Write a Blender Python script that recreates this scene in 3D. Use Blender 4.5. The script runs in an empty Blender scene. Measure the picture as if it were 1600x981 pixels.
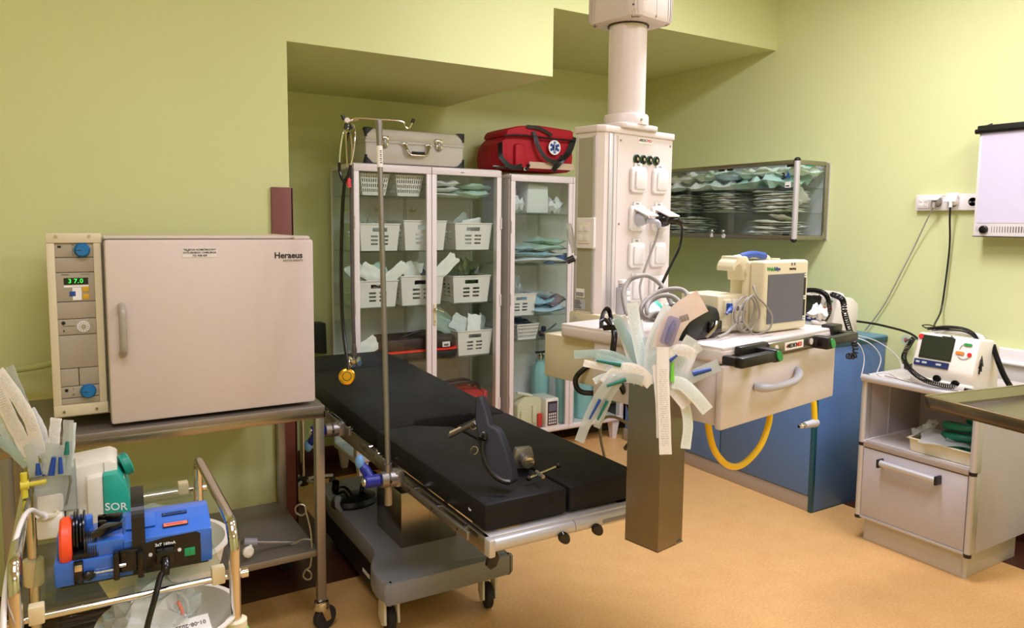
import bpy, bmesh, math, random
from mathutils import Vector, Matrix
random.seed(7)
C = bpy.context.scene.collection
scn = bpy.context.scene
R = math.radians
# ------------------------------------------------------------------ camera
CF, CCX, CCY = 1162.47, 800.0, 460.37
YAW, PITCH, ROLL = .5478, -.0963, .0103
CAM = Vector((0, 0, 1.5))
_f = Vector((math.sin(YAW)*math.cos(PITCH), math.cos(YAW)*math.cos(PITCH), math.sin(PITCH)))
_r = Vector((math.cos(YAW), -math.sin(YAW), 0)); _u = _r.cross(_f)
CR = math.cos(ROLL)*_r + math.sin(ROLL)*_u
CU = -math.sin(ROLL)*_r + math.cos(ROLL)*_u
cd = bpy.data.cameras.new('camera'); cam = bpy.data.objects.new('camera', cd); C.objects.link(cam)
cd.sensor_width = 36; cd.lens = CF/1600*36; cd.shift_y = -(490.5-CCY)/1600; cd.clip_start = .02
cam.matrix_world = Matrix(((CR.x, CU.x, -_f.x, CAM.x), (CR.y, CU.y, -_f.y, CAM.y), (CR.z, CU.z, -_f.z, CAM.z), (0, 0, 0, 1)))
scn.camera = cam
# ------------------------------------------------------------------ light
scn.view_settings.view_transform = 'Standard'; scn.view_settings.look = 'None'
scn.view_settings.gamma = 1; scn.view_settings.exposure = 0.32
scn.cycles.transparent_max_bounces = 32; scn.cycles.diffuse_bounces = 6
w = bpy.data.worlds.new('world'); scn.world = w; w.use_nodes = True
w.node_tree.nodes['Background'].inputs[0].default_value = (1, .95, .9, 1)
w.node_tree.nodes['Background'].inputs[1].default_value = .3
ZC = 3.05
def area(name, x, y, sx, sy, power, col=(.955, .945, 1.12)):
    l = bpy.data.lights.new(name, 'AREA'); l.shape = 'RECTANGLE'; l.size = sx; l.size_y = sy
    l.energy = power; l.color = col
    o = bpy.data.objects.new(name, l); C.objects.link(o); o.location = (x, y, ZC-.04)
area('ceiling_light_near_alcove', 2.3, 1.9, 1.2, .35, 47)
area('added_fill_right', 2.85, .5, 1.2, .5, 38)  # added fill, no known fixture: brightens the right wall and its glass cabinet
area('ceiling_light_left', .1, 1.0, 1.2, .5, 20)
area('ceiling_light_back', .6, -1.5, 1.2, .6, 34)

# ------------------------------------------------------------------ pixel rays to world points on real planes
def ray(px, py): return CR*((px-CCX)/CF) - CU*((py-CCY)/CF) + _f
def AT(px, py, d): return CAM + ray(px, py)*d
def AZ(px, py, z): d = ray(px, py); return CAM + d*((z-CAM.z)/d.z)
def AX(px, py, x): d = ray(px, py); return CAM + d*((x-CAM.x)/d.x)
def AY(px, py, y): d = ray(px, py); return CAM + d*((y-CAM.y)/d.y)

# ------------------------------------------------------------------ materials
def lin(c):
    return tuple(((v/255)/12.92 if v/255 <= .04045 else ((v/255+.055)/1.055)**2.4) for v in c)
MATS = {}
def mat(name, rgb, rough=.5, metal=0, noise=0, nscale=30, bump=0, bscale=200, spec=.5, emit=None, estr=0, coat=0, stretch=None):
    if name in MATS: return MATS[name]
    m = bpy.data.materials.new(name); m.use_nodes = True; MATS[name] = m
    nt = m.node_tree; b = nt.nodes['Principled BSDF']
    col = lin(rgb)+(1,)
    b.inputs['Base Color'].default_value = col
    b.inputs['Roughness'].default_value = rough; b.inputs['Metallic'].default_value = metal
    b.inputs['Specular IOR Level'].default_value = spec; b.inputs['Coat Weight'].default_value = coat
    if emit: b.inputs['Emission Color'].default_value = lin(emit)+(1,); b.inputs['Emission Strength'].default_value = estr
    tc = nt.nodes.new('ShaderNodeTexCoord'); src = tc.outputs['Object']
    if stretch:
        mp = nt.nodes.new('ShaderNodeMapping'); mp.inputs['Scale'].default_value = stretch
        nt.links.new(src, mp.inputs['Vector']); src = mp.outputs['Vector']
    n = nt.nodes.new('ShaderNodeTexNoise'); n.inputs['Scale'].default_value = nscale; n.inputs['Detail'].default_value = 4
    nt.links.new(src, n.inputs['Vector'])
    mx = nt.nodes.new('ShaderNodeMix'); mx.data_type = 'RGBA'
    k = noise if noise else .03
    mx.inputs['A'].default_value = tuple(c*(1-k) for c in col[:3])+(1,)
    mx.inputs['B'].default_value = tuple(min(1, c*(1+k)) for c in col[:3])+(1,)
    nt.links.new(n.outputs['Fac'], mx.inputs['Factor']); nt.links.new(mx.outputs['Result'], b.inputs['Base Color'])
    if bump:
        n2 = nt.nodes.new('ShaderNodeTexNoise'); n2.inputs['Scale'].default_value = bscale; n2.inputs['Detail'].default_value = 3
        nt.links.new(src, n2.inputs['Vector'])
        bp = nt.nodes.new('ShaderNodeBump'); bp.inputs['Strength'].default_value = bump; bp.inputs['Distance'].default_value = .002
        nt.links.new(n2.outputs['Fac'], bp.inputs['Height']); nt.links.new(bp.outputs['Normal'], b.inputs['Normal'])
    return m
def glassmat(name, tint=(235, 245, 240), rough=.02, refl=1.0, milky=0, mcol=(235, 240, 238)):
    """thin pane: transparent with Fresnel reflection, plus an optional milky diffuse share"""
    if name in MATS: return MATS[name]
    m = bpy.data.materials.new(name); m.use_nodes = True; MATS[name] = m
    nt = m.node_tree; nt.nodes.clear()
    out = nt.nodes.new('ShaderNodeOutputMaterial'); t = nt.nodes.new('ShaderNodeBsdfTransparent')
    t.inputs[0].default_value = lin(tint)+(1,)
    g = nt.nodes.new('ShaderNodeBsdfGlossy'); g.inputs['Roughness'].default_value = rough
    fr = nt.nodes.new('ShaderNodeFresnel'); fr.inputs['IOR'].default_value = 1.45
    ge = nt.nodes.new('ShaderNodeNewGeometry'); mr = nt.nodes.new('ShaderNodeMapRange')
    mr.inputs['To Min'].default_value = 1.45; mr.inputs['To Max'].default_value = 1/1.45
    nt.links.new(ge.outputs['Backfacing'], mr.inputs['Value']); nt.links.new(mr.outputs['Result'], fr.inputs['IOR'])
    ml = nt.nodes.new('ShaderNodeMath'); ml.operation = 'MULTIPLY'; ml.inputs[1].default_value = refl
    nt.links.new(fr.outputs[0], ml.inputs[0])
    src = t.outputs[0]
    if milky:
        d = nt.nodes.new('ShaderNodeBsdfDiffuse'); d.inputs[0].default_value = lin(mcol)+(1,)
        tl = nt.nodes.new('ShaderNodeBsdfTranslucent'); tl.inputs[0].default_value = lin(mcol)+(1,)
        a = nt.nodes.new('ShaderNodeMixShader'); a.inputs[0].default_value = .4
        nt.links.new(d.outputs[0], a.inputs[1]); nt.links.new(tl.outputs[0], a.inputs[2])
        mm = nt.nodes.new('ShaderNodeMixShader'); mm.inputs[0].default_value = milky
        nt.links.new(src, mm.inputs[1]); nt.links.new(a.outputs[0], mm.inputs[2]); src = mm.outputs[0]
    mx = nt.nodes.new('ShaderNodeMixShader'); nt.links.new(ml.outputs[0], mx.inputs[0])
    nt.links.new(src, mx.inputs[1]); nt.links.new(g.outputs[0], mx.inputs[2]); nt.links.new(mx.outputs[0], out.inputs[0])
    return m
def printmat(name, base, ink, lines=60, lo=.25, hi=.9, milky=None):
    """paper or film sleeve with rows of fine print laid out in its own UV"""
    if name in MATS: return MATS[name]
    m = mat(name, base, .55); nt = m.node_tree; b = nt.nodes['Principled BSDF']
    uv = nt.nodes.new('ShaderNodeUVMap'); sp = nt.nodes.new('ShaderNodeSeparateXYZ'); nt.links.new(uv.outputs[0], sp.inputs[0])
    def M(op, a, bb):
        n = nt.nodes.new('ShaderNodeMath'); n.operation = op
        for i, v in enumerate((a, bb)):
            if v is None: continue
            if isinstance(v, (int, float)): n.inputs[i].default_value = v
            else: nt.links.new(v, n.inputs[i])
        return n.outputs[0]
    row = M('GREATER_THAN', M('SINE', M('MULTIPLY', sp.outputs[1], lines*6.283), None), .1)
    nz = nt.nodes.new('ShaderNodeTexNoise'); nz.inputs['Scale'].default_value = 26; nt.links.new(uv.outputs[0], nz.inputs['Vector'])
    row = M('MULTIPLY', row, M('GREATER_THAN', nz.outputs['Fac'], .5))
    row = M('MULTIPLY', row, M('GREATER_THAN', sp.outputs[0], .18)); row = M('MULTIPLY', row, M('LESS_THAN', sp.outputs[0], .82))
    row = M('MULTIPLY', row, M('GREATER_THAN', sp.outputs[1], lo)); row = M('MULTIPLY', row, M('LESS_THAN', sp.outputs[1], hi))
    row = M('MULTIPLY', row, .5)
    mx = nt.nodes.new('ShaderNodeMix'); mx.data_type = 'RGBA'; mx.inputs['A'].default_value = lin(base)+(1,); mx.inputs['B'].default_value = lin(ink)+(1,)
    nt.links.new(row, mx.inputs['Factor']); nt.links.new(mx.outputs['Result'], b.inputs['Base Color'])
    return m
wallm = mat('green_wall_paint', (210, 215, 156), .6, bump=.15, bscale=350, noise=.02, nscale=3, spec=.3)
whitep = mat('white_painted_plaster', (235, 230, 215), .7)
lamphouse = mat('grey_white_enamel', (214, 204, 198), .35)
cream = mat('cream_plastic', (222, 212, 180), .4)
beige = mat('beige_enamel', (214, 204, 172), .45)
modgrey = mat('grey_module_enamel', (168, 158, 140), .5)
doorw = mat('pale_grey_door_enamel', (214, 200, 192), .4)
bluek = mat('blue_knob_plastic', (20, 110, 170), .35)
black = mat('black_plastic', (22, 21, 22), .4)
blackm = mat('black_gloss_plastic', (14, 13, 14), .2)
rubber = mat('dark_rubber', (38, 36, 38), .7)
steel = mat('brushed_stainless_steel', (150, 146, 143), .34, .85, noise=.06, nscale=60, stretch=(1, 1, .05), bump=.06, bscale=300)
steelb = mat('satin_steel_sheet', (158, 150, 140), .27, 1, noise=.08, nscale=8)
steelshelf = mat('matt_steel_sheet', (150, 142, 134), .48, .8, noise=.08, nscale=8)
chrome = mat('polished_chrome', (210, 205, 198), .1, 1)
alu = mat('satin_aluminium', (202, 200, 200), .42, .45)
alud = mat('anodised_rail', (165, 160, 150), .35, 1)
whitem = mat('white_cabinet_enamel', (228, 218, 216), .35)
whitepl = mat('white_plastic', (230, 224, 220), .4)
whiteold = mat('offwhite_plastic', (226, 220, 206), .45)
leather = mat('black_leatherette', (26, 25, 27), .5, bump=.25, bscale=500, spec=.22)
basegrey = mat('grey_moulded_base', (138, 139, 147), .32, spec=.5)
basedark = mat('dark_base_skirt', (32, 24, 24), .5)
glass = glassmat('clear_pane_glass', (248, 252, 250), .01, .8)
glassg = glassmat('green_edge_glass', (238, 247, 242), .03)
film = glassmat('clear_plastic_film', (244, 246, 244), .12, 2.0, .4)
filmw = glassmat('frosted_plastic_film', (236, 240, 238), .15, 1.5, .5)
filmg = glassmat('teal_tinted_film', (226, 240, 236), .15, 1.4, .6, (214, 230, 226))
paper = printmat('printed_sleeve_paper', (240, 238, 236), (110, 130, 130), 55)
paperg = printmat('green_printed_sleeve', (232, 239, 236), (120, 170, 160), 60, .15, .95)
paperw = mat('plain_paper', (236, 234, 228), .7)
linen = mat('white_wrap_fabric', (216, 219, 216), .8)
lineng = mat('pale_green_wrap_fabric', (178, 206, 192), .8)
linenb = mat('pale_blue_wrap_fabric', (150, 184, 200), .8)
navy = mat('navy_cloth', (24, 32, 60), .7)
teal = mat('teal_plastic', (40, 165, 145), .35)
tealc = mat('teal_cloth', (140, 190, 186), .8)
dgreen = mat('dark_green_plastic', (20, 110, 95), .4)
blue = mat('blue_device_plastic', (52, 108, 205), .3, coat=.3)
bluef = mat('deep_blue_plastic', (28, 70, 150), .4)
lbluef = mat('light_blue_grip', (110, 160, 215), .45)
dblue = mat('dark_blue_clamp', (24, 36, 140), .35)
orange = mat('orange_plastic', (240, 80, 38), .4)
yellow = mat('yellow_hose_rubber', (246, 205, 30), .35)
yvalve = mat('yellow_valve_plastic', (220, 205, 60), .4)
gold = mat('gold_metal', (235, 180, 60), .2, 1)
red = mat('red_nylon', (176, 14, 34), .7, noise=.15, nscale=25, bump=.3, bscale=400)
redp = mat('red_plastic', (210, 40, 40), .4)
redb = mat('red_piping', (230, 50, 40), .5)
brownp = mat('brown_corner_guard', (118, 62, 50), .5)
maroon = mat('maroon_vinyl', (78, 36, 28), .4, noise=.2, nscale=80)
bluecab = mat('slate_blue_laminate', (84, 118, 168), .4, noise=.04, nscale=12)
bluetop = mat('teal_blue_top', (86, 138, 168), .35)
tealedge = mat('dark_teal_edge', (18, 78, 92), .4)
kick = mat('aluminium_kickboard', (176, 164, 154), .45, .3)
greylam = mat('light_grey_laminate', (204, 196, 192), .4)
greylam2 = mat('lilac_grey_panel', (192, 186, 190), .45, noise=.05, nscale=8)
screen = mat('grey_screen', (98, 98, 110), .3)
screeng = mat('dark_green_screen', (40, 46, 34), .25)
navyp = mat('navy_panel', (28, 42, 84), .4)
greencap = mat('green_cap', (40, 150, 70), .4)
tape = mat('beige_clip_plastic', (216, 200, 160), .5)
lcdg = mat('green_digits', (60, 255, 90), .4, emit=(60, 255, 90), estr=.6)
ledglass = mat('dark_display_window', (8, 26, 14), .15)
lime = mat('lime_plastic', (120, 210, 70), .4)
greyc = mat('grey_cable', (150, 144, 136), .5)
greyb = mat('silver_grey_plastic', (178, 178, 184), .4)
colgrey = mat('khaki_grey_panel', (160, 156, 132), .45)
colwhite = mat('pendant_white_enamel', (218, 207, 200), .35)
ink = mat('black_print', (30, 28, 28), .6)
inkg = mat('grey_print', (110, 105, 100), .6)
inkgreen = mat('green_print', (60, 160, 70), .6)
inkblue = mat('blue_print', (30, 70, 150), .5)
inkred = mat('red_print', (200, 60, 50), .6)
inkwhite = mat('white_print', (240, 240, 240), .6)
lightpanel = mat('milky_light_panel', (196, 190, 204), .25, emit=(196, 190, 210), estr=.12)
paleblue = mat('pale_blue_bag', (176, 200, 214), .6)
bottlep = mat('oxygen_bottle_sleeve', (150, 194, 192), .75, bump=.3, bscale=30)
yellowpad = mat('yellow_keypad', (214, 170, 40), .5)
pink = mat('pink_red_plastic', (215, 70, 80), .5)
alucase = mat('dimpled_aluminium', (212, 207, 204), .45, .4, bump=.2, bscale=600)
cotton = mat('cotton_swab', (240, 240, 238), .9)
greenbag = mat('green_circuit_plastic', (0, 112, 88), .4)
hvent = mat('vent_dark', (60, 58, 50), .8)

# floor: tan speckled linoleum with a maroon border strip along the walls
def floormat():
    m = bpy.data.materials.new('tan_speckled_linoleum'); m.use_nodes = True; nt = m.node_tree; b = nt.nodes['Principled BSDF']
    tc = nt.nodes.new('ShaderNodeTexCoord')
    n = nt.nodes.new('ShaderNodeTexNoise'); n.inputs['Scale'].default_value = 90; n.inputs['Detail'].default_value = 6; n.inputs['Roughness'].default_value = .75
    n2 = nt.nodes.new('ShaderNodeTexNoise'); n2.inputs['Scale'].default_value = 9; n2.inputs['Detail'].default_value = 5
    nt.links.new(tc.outputs['Object'], n.inputs['Vector']); nt.links.new(tc.outputs['Object'], n2.inputs['Vector'])
    r = nt.nodes.new('ShaderNodeValToRGB'); r.color_ramp.elements[0].position = .35; r.color_ramp.elements[1].position = .68
    r.color_ramp.elements[0].color = lin((206, 156, 94))+(1,); r.color_ramp.elements[1].color = lin((236, 192, 128))+(1,)
    mx = nt.nodes.new('ShaderNodeMix'); mx.data_type = 'RGBA'; mx.inputs['Factor'].default_value = .3
    r2 = nt.nodes.new('ShaderNodeValToRGB'); r2.color_ramp.elements[0].position = .3; r2.color_ramp.elements[1].position = .7
    r2.color_ramp.elements[0].color = lin((210, 160, 98))+(1,); r2.color_ramp.elements[1].color = lin((230, 186, 122))+(1,)
    nt.links.new(n.outputs['Fac'], r.inputs[0]); nt.links.new(n2.outputs['Fac'], r2.inputs[0])
    nt.links.new(r.outputs[0], mx.inputs['A']); nt.links.new(r2.outputs[0], mx.inputs['B']); nt.links.new(mx.outputs['Result'], b.inputs['Base Color'])
    b.inputs['Roughness'].default_value = .36; b.inputs['Specular IOR Level'].default_value = .4
    return m
floorm = floormat()
maroonf = mat('maroon_linoleum_border', (74, 36, 26), .36, noise=.25, nscale=120)

# ------------------------------------------------------------------ mesh building
X, Y, Z = Vector((1, 0, 0)), Vector((0, 1, 0)), Vector((0, 0, 1))
def cat_rom(pts, k=6, closed=False):
    P = [Vector(p) for p in pts]; n = len(P)
    if n < 3: return P
    out = []
    rng = n if closed else n-1
    for i in range(rng):
        if closed: a, b, c, d = P[(i-1) % n], P[i], P[(i+1) % n], P[(i+2) % n]
        else: a, b, c, d = P[max(i-1, 0)], P[i], P[i+1], P[min(i+2, n-1)]
        for j in range(k):
            t = j/k
            out.append(.5*((2*b)+(c-a)*t+(2*a-5*b+4*c-d)*t*t+(3*b-a-3*c+d)*t**3))
    if not closed: out.append(P[-1])
    return out
class MB:
    def __init__(s, T=None): s.v = []; s.f = []; s.m = []; s.uv = {}; s.T = T or Matrix.Identity(4); s.mats = []
    def mi(s, m):
        if m not in s.mats: s.mats.append(m)
        return s.mats.index(m)
    def add(s, vs, fs, m, uvs=None):
        o = len(s.v); s.v += [s.T @ Vector(v) for v in vs]; k = s.mi(m)
        for i, f in enumerate(fs):
            if uvs: s.uv[len(s.f)] = uvs[i]
            s.f.append([a+o for a in f]); s.m.append(k)
        return s
    def box(s, c, d, m, bev=0, rot=None, seg=2):
        c = Vector(c); M = Matrix.Translation(c)
        if rot: M = M @ (rot.to_4x4() if isinstance(rot, Matrix) else Matrix.Rotation(rot, 4, 'Z'))
        if bev <= 0:
            a = [Vector((x*d[0]/2, y*d[1]/2, z*d[2]/2)) for x in (-1, 1) for y in (-1, 1) for z in (-1, 1)]
            return s.add([M @ q for q in a], [(0, 1, 3, 2), (4, 6, 7, 5), (0, 4, 5, 1), (2, 3, 7, 6), (0, 2, 6, 4), (1, 5, 7, 3)], m)
        b = bmesh.new(); bmesh.ops.create_cube(b, size=1); bmesh.ops.scale(b, vec=Vector(d), verts=b.verts)
        bmesh.ops.bevel(b, geom=b.edges[:], offset=min(bev, min(d)*.49), segments=seg, affect='EDGES', profile=.5)
        b.verts.index_update()
        s.add([M @ q.co for q in b.verts], [[q.index for q in f.verts] for f in b.faces], m); b.free(); return s
    def bx(s, x0, x1, y0, y1, z0, z1, m, bev=0, seg=2):
        return s.box(((x0+x1)/2, (y0+y1)/2, (z0+z1)/2), (abs(x1-x0), abs(y1-y0), abs(z1-z0)), m, bev, None, seg)
    def tube(s, pts, r, m, n=10, k=0, closed=False, cap=True):
        P = cat_rom(pts, k, closed) if k else [Vector(p) for p in pts]
        L = len(P); rr = r if isinstance(r, (list, tuple)) else [r]*L
        if len(rr) != L: rr = [rr[min(int(i/(L-1)*(len(rr)-1)+.5), len(rr)-1)] for i in range(L)]
        vs = []; nrm = None
        for i, p in enumerate(P):
            if closed: t = P[(i+1) % L]-P[i-1]
            else: t = P[min(i+1, L-1)]-P[max(i-1, 0)]
            if t.length < 1e-9: t = Z.copy()
            t.normalize()
            if nrm is None: nrm = t.orthogonal().normalized()
            nrm = (nrm-t*nrm.dot(t))
            nrm = nrm.normalized() if nrm.length > 1e-6 else t.orthogonal().normalized()
            bn = t.cross(nrm)
            vs += [p+(nrm*math.cos(a)+bn*math.sin(a))*rr[i] for a in (2*math.pi*j/n for j in range(n))]
        fs = []
        for i in range(L if closed else L-1):
            for j in range(n):
                a = i*n+j; b = i*n+(j+1) % n; c = ((i+1) % L)*n+(j+1) % n; d = ((i+1) % L)*n+j
                fs.append((a, b, c, d))
        if not closed and cap: fs += [list(range(n))[::-1], [(L-1)*n+j for j in range(n)]]
        return s.add(vs, fs, m)
    def cyl(s, a, b, r, m, n=24, r2=None): return s.tube([a, b], [r, r if r2 is None else r2], m, n)
    def lathe(s, prof, m, o=(0, 0, 0), ax=(0, 0, 1), n=32, cap=True, sx=1, sy=1):
        o = Vector(o); ax = Vector(ax).normalized(); u = ax.orthogonal().normalized()
        if abs(ax.z) > .99: u = Vector((1, 0, 0))
        v = ax.cross(u)
        vs = [o+ax*z+(u*math.cos(a)*sx+v*math.sin(a)*sy)*r for r, z in prof for a in (2*math.pi*j/n for j in range(n))]
        fs = [(i*n+j, i*n+(j+1) % n, (i+1)*n+(j+1) % n, (i+1)*n+j) for i in range(len(prof)-1) for j in range(n)]
        if cap: fs += [list(range(n))[::-1], [(len(prof)-1)*n+j for j in range(n)]]
        return s.add(vs, fs, m)
    def prism(s, poly, m, o=(0, 0, 0), u=X, v=Z, w=Vector((0, .01, 0)), bev=0):
        o = Vector(o); u = Vector(u); v = Vector(v); w = Vector(w); n = len(poly)
        if bev:
            b = bmesh.new()
            A = [b.verts.new(o+u*p[0]+v*p[1]) for p in poly]; B = [b.verts.new(o+u*p[0]+v*p[1]+w) for p in poly]
            b.faces.new(A[::-1]); b.faces.new(B)
            for i in range(n): b.faces.new((A[i], A[(i+1) % n], B[(i+1) % n], B[i]))
            bmesh.ops.recalc_face_normals(b, faces=b.faces[:])
            bmesh.ops.bevel(b, geom=b.edges[:], offset=bev, segments=2, affect='EDGES', profile=.5)
            b.verts.index_update()
            s.add([q.co.copy() for q in b.verts], [[q.index for q in f.verts] for f in b.faces], m); b.free(); return s
        vs = [o+u*p[0]+v*p[1] for p in poly]+[o+u*p[0]+v*p[1]+w for p in poly]
        fs = [list(range(n))[::-1], list(range(n, 2*n))]+[(i, (i+1) % n, n+(i+1) % n, n+i) for i in range(n)]
        return s.add(vs, fs, m)
    def ball(s, c, r, m, sc=(1, 1, 1), n=16):
        h = n//2
        prof = [(math.sin(math.pi*i/h)*r+1e-5, -math.cos(math.pi*i/h)*r*sc[2]) for i in range(h+1)]
        return s.lathe(prof, m, c, n=n, cap=False, sx=sc[0], sy=sc[1])
    def text(s, t, size, o, u, v, m, bold=.0, ex=.0006, align='CENTER'):
        cu = bpy.data.curves.new('t', 'FONT'); cu.body = t; cu.size = size; cu.align_x = align; cu.align_y = 'CENTER'
        cu.extrude = ex; cu.offset = bold; cu.resolution_u = 3
        ob = bpy.data.objects.new('t', cu); C.objects.link(ob)
        dg = bpy.context.evaluated_depsgraph_get(); me = bpy.data.meshes.new_from_object(ob.evaluated_get(dg))
        u = Vector(u).normalized(); v = Vector(v).normalized(); w_ = u.cross(v)
        s.add([Vector(o)+u*q.co.x+v*q.co.y+w_*q.co.z for q in me.vertices], [list(p.vertices) for p in me.polygons], m)
        C.objects.unlink(ob); bpy.data.objects.remove(ob); bpy.data.curves.remove(cu); bpy.data.meshes.remove(me); return s
    def strip(s, pts, wdir, wid, m, th=.0008, k=5, puff=0, ends=1.0):
        """a flat sleeve following pts; wdir = width direction (one or per point)"""
        P = cat_rom(pts, k); L = len(P)
        W = [Vector(q) for q in wdir] if isinstance(wdir[0], (list, tuple, Vector)) else [Vector(wdir)]*len(pts)
        nw = 5; vs = []; uvd = []
        for i, p in enumerate(P):
            t = i/(L-1); f = t*(len(W)-1); a = int(min(f, len(W)-2)) if len(W) > 1 else 0
            wd = W[a].lerp(W[min(a+1, len(W)-1)], f-a).normalized() if len(W) > 1 else W[0].normalized()
            tg = (P[min(i+1, L-1)]-P[max(i-1, 0)]).normalized(); nn = tg.cross(wd).normalized(); wd = nn.cross(tg).normalized()
            for j in range(nw):
                u_ = j/(nw-1)-.5
                hgt = puff*math.sin(math.pi*min(1, t*1.0))*(1-(2*u_)**2)
                q = p+wd*u_*wid+nn*(hgt+.0012*math.sin(i*1.7+j*2.1))
                vs.append(q); uvd.append((j/(nw-1), t))
        base = len(vs)
        for i in range(L):
            for j in range(nw):
                q = vs[i*nw+j]; tg = (P[min(i+1, L-1)]-P[max(i-1, 0)]).normalized()
                nb = tg.cross((vs[i*nw+nw-1]-vs[i*nw]).normalized())
                t = i/(L-1); u_ = j/(nw-1)-.5
                hgt = puff*math.sin(math.pi*t)*(1-(2*u_)**2)
                vs.append(q-nb*(th+2*hgt)); uvd.append((j/(nw-1), t))
        fs = []
        for i in range(L-1):
            for j in range(nw-1):
                a = i*nw+j
                fs.append((a, a+1, a+nw+1, a+nw)); fs.append((base+a, base+a+nw, base+a+nw+1, base+a+1))
            a = i*nw; fs.append((a, a+nw, base+a+nw, base+a)); b = i*nw+nw-1; fs.append((b, base+b, base+b+nw, b+nw))
        for j in range(nw-1):
            fs.append((j, base+j, base+j+1, j+1)); a = (L-1)*nw+j; fs.append((a, a+1, base+a+1, base+a))
        return s.add(vs, fs, m, [[uvd[q] for q in f] for f in fs])
WM = {}
def finish(mb, name):
    me = bpy.data.meshes.new(name); me.from_pydata([tuple(q) for q in mb.v], [], mb.f)
    for m in mb.mats: me.materials.append(m)
    me.polygons.foreach_set('material_index', mb.m)
    if mb.uv:
        uvl = me.uv_layers.new(name='UVMap')
        for pi, p in enumerate(me.polygons):
            if pi in mb.uv:
                for li, q in zip(p.loop_indices, mb.uv[pi]): uvl.data[li].uv = q
    b = bmesh.new(); b.from_mesh(me); bmesh.ops.recalc_face_normals(b, faces=b.faces[:])
    for e in b.edges:
        if len(e.link_faces) == 2 and e.calc_face_angle(0) > R(33): e.smooth = False
    for f in b.faces: f.smooth = True
    b.to_mesh(me); b.free(); me.update(); return me
def part(parent, name, mb, label=None, world=False, stuff=False):
    me = finish(mb, name); o = bpy.data.objects.new(name, me); C.objects.link(o); o.parent = parent
    base = WM.get(parent, Matrix.Identity(4))
    if world: me.transform(base.inverted()); me.update()
    WM[o] = base
    if label: o['label'] = label
    if stuff: o['kind'] = 'stuff'
    return o
def tag(o, label, cat, group=None, kind=None):
    if label: o['label'] = label
    if cat: o['category'] = cat
    if group: o['group'] = group
    if kind: o['kind'] = kind
    return o
def thing(name, label, cat, loc=(0, 0, 0), rz=0, group=None, M=None):
    o = bpy.data.objects.new(name, None); C.objects.link(o); o.empty_display_size = .05
    o.matrix_world = M if M is not None else Matrix.Translation(Vector(loc)) @ Matrix.Rotation(rz, 4, 'Z')
    WM[o] = o.matrix_world.copy() if M is None else M.copy()
    if M is None: WM[o] = Matrix.Translation(Vector(loc)) @ Matrix.Rotation(rz, 4, 'Z')
    return tag(o, label, cat, group)
def solo(name, mb, label, cat, group=None, kind=None):
    """one-mesh thing; origin moved to the middle of its base"""
    me = finish(mb, name); xs = [v.co for v in me.vertices]
    c = Vector(((min(q.x for q in xs)+max(q.x for q in xs))/2, (min(q.y for q in xs)+max(q.y for q in xs))/2, min(q.z for q in xs)))
    me.transform(Matrix.Translation(-c)); o = bpy.data.objects.new(name, me); C.objects.link(o); o.location = c
    WM[o] = Matrix.Translation(c)
    return tag(o, label, cat, group, kind)
def struct(name, mb):
    me = finish(mb, name); o = bpy.data.objects.new(name, me); C.objects.link(o); o['kind'] = 'structure'; WM[o] = Matrix.Identity(4); return o
def dup(root, M, label=None, group=None):
    r = root.copy(); C.objects.link(r); r.matrix_world = M; WM[r] = M
    if label: r['label'] = label
    if group: r['group'] = group
    for ch in list(root.children):
        c = ch.copy(); C.objects.link(c); c.parent = r
        for g in list(ch.children):
            d = g.copy(); C.objects.link(d); d.parent = c
    return r
def rrect(w, h, r, n=5, cx=0, cy=0):
    out = []
    for qx, qy, a0 in ((w/2-r, h/2-r, 0), (-w/2+r, h/2-r, 90), (-w/2+r, -h/2+r, 180), (w/2-r, -h/2+r, 270)):
        for i in range(n+1):
            a = R(a0+90*i/n); out.append((cx+qx+r*math.cos(a), cy+qy+r*math.sin(a)))
    return out
def TR(x, y, z, rz=0): return Matrix.Translation((x, y, z)) @ Matrix.Rotation(rz, 4, 'Z')
def frame(o, ex, ez):
    """matrix with local x along ex, local z near ez"""
    ex = Vector(ex).normalized(); ez = Vector(ez); ey = ez.cross(ex).normalized(); ez = ex.cross(ey)
    return Matrix(((ex.x, ey.x, ez.x, o[0]), (ex.y, ey.y, ez.y, o[1]), (ex.z, ey.z, ez.z, o[2]), (0, 0, 0, 1)))
# ================================================================== the room
XL, XR, YB, YF, YC = -2.3, 3.9, 4.47, 3.24, -2.6     # left, right, alcove back, left-hand wall, wall behind the camera
Z1, Z2 = 2.25, 2.593
m = MB(); m.bx(XL, XR, YC, YB, -.05, 0, floorm)
m.bx(XL, .855, 2.92, YF, 0, .0015, maroonf); m.bx(.855, 1.05, 2.92, YB, 0, .0015, maroonf)
m.bx(1.05, XR, 4.17, YB, 0, .0015, maroonf); m.bx(3.58, XR, YC, 4.17, 0, .0015, maroonf)
struct('floor', m)
m = MB(); m.bx(XL, XR, YC, YF, ZC, ZC+.05, whitep); struct('ceiling', m)
m = MB(); m.bx(XL, .855, YF, YB+.1, 0, ZC, wallm); m.bx(.855, 2.208, YF, YB+.02, Z1, ZC, wallm); m.bx(2.208, XR, YF, YB+.02, Z2, ZC, wallm)
struct('wall_front', m)
m = MB(); m.bx(.855, XR, YB, YB+.1, 0, Z2, wallm); struct('wall_back', m)
m = MB(); m.bx(XR, XR+.1, YC, YB+.1, 0, ZC, wallm); struct('wall_right', m)
m = MB(); m.bx(XL-.1, XL, YC, YF, 0, ZC, wallm); struct('wall_left', m)
m = MB(); m.bx(XL, XR, YC-.1, YC, 0, ZC, wallm); struct('wall_rear', m)
m = MB(); m.bx(XL, .845, YF-.012, YF, 0, .1, maroon, .004); struct('baseboard_front', m)
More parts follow.
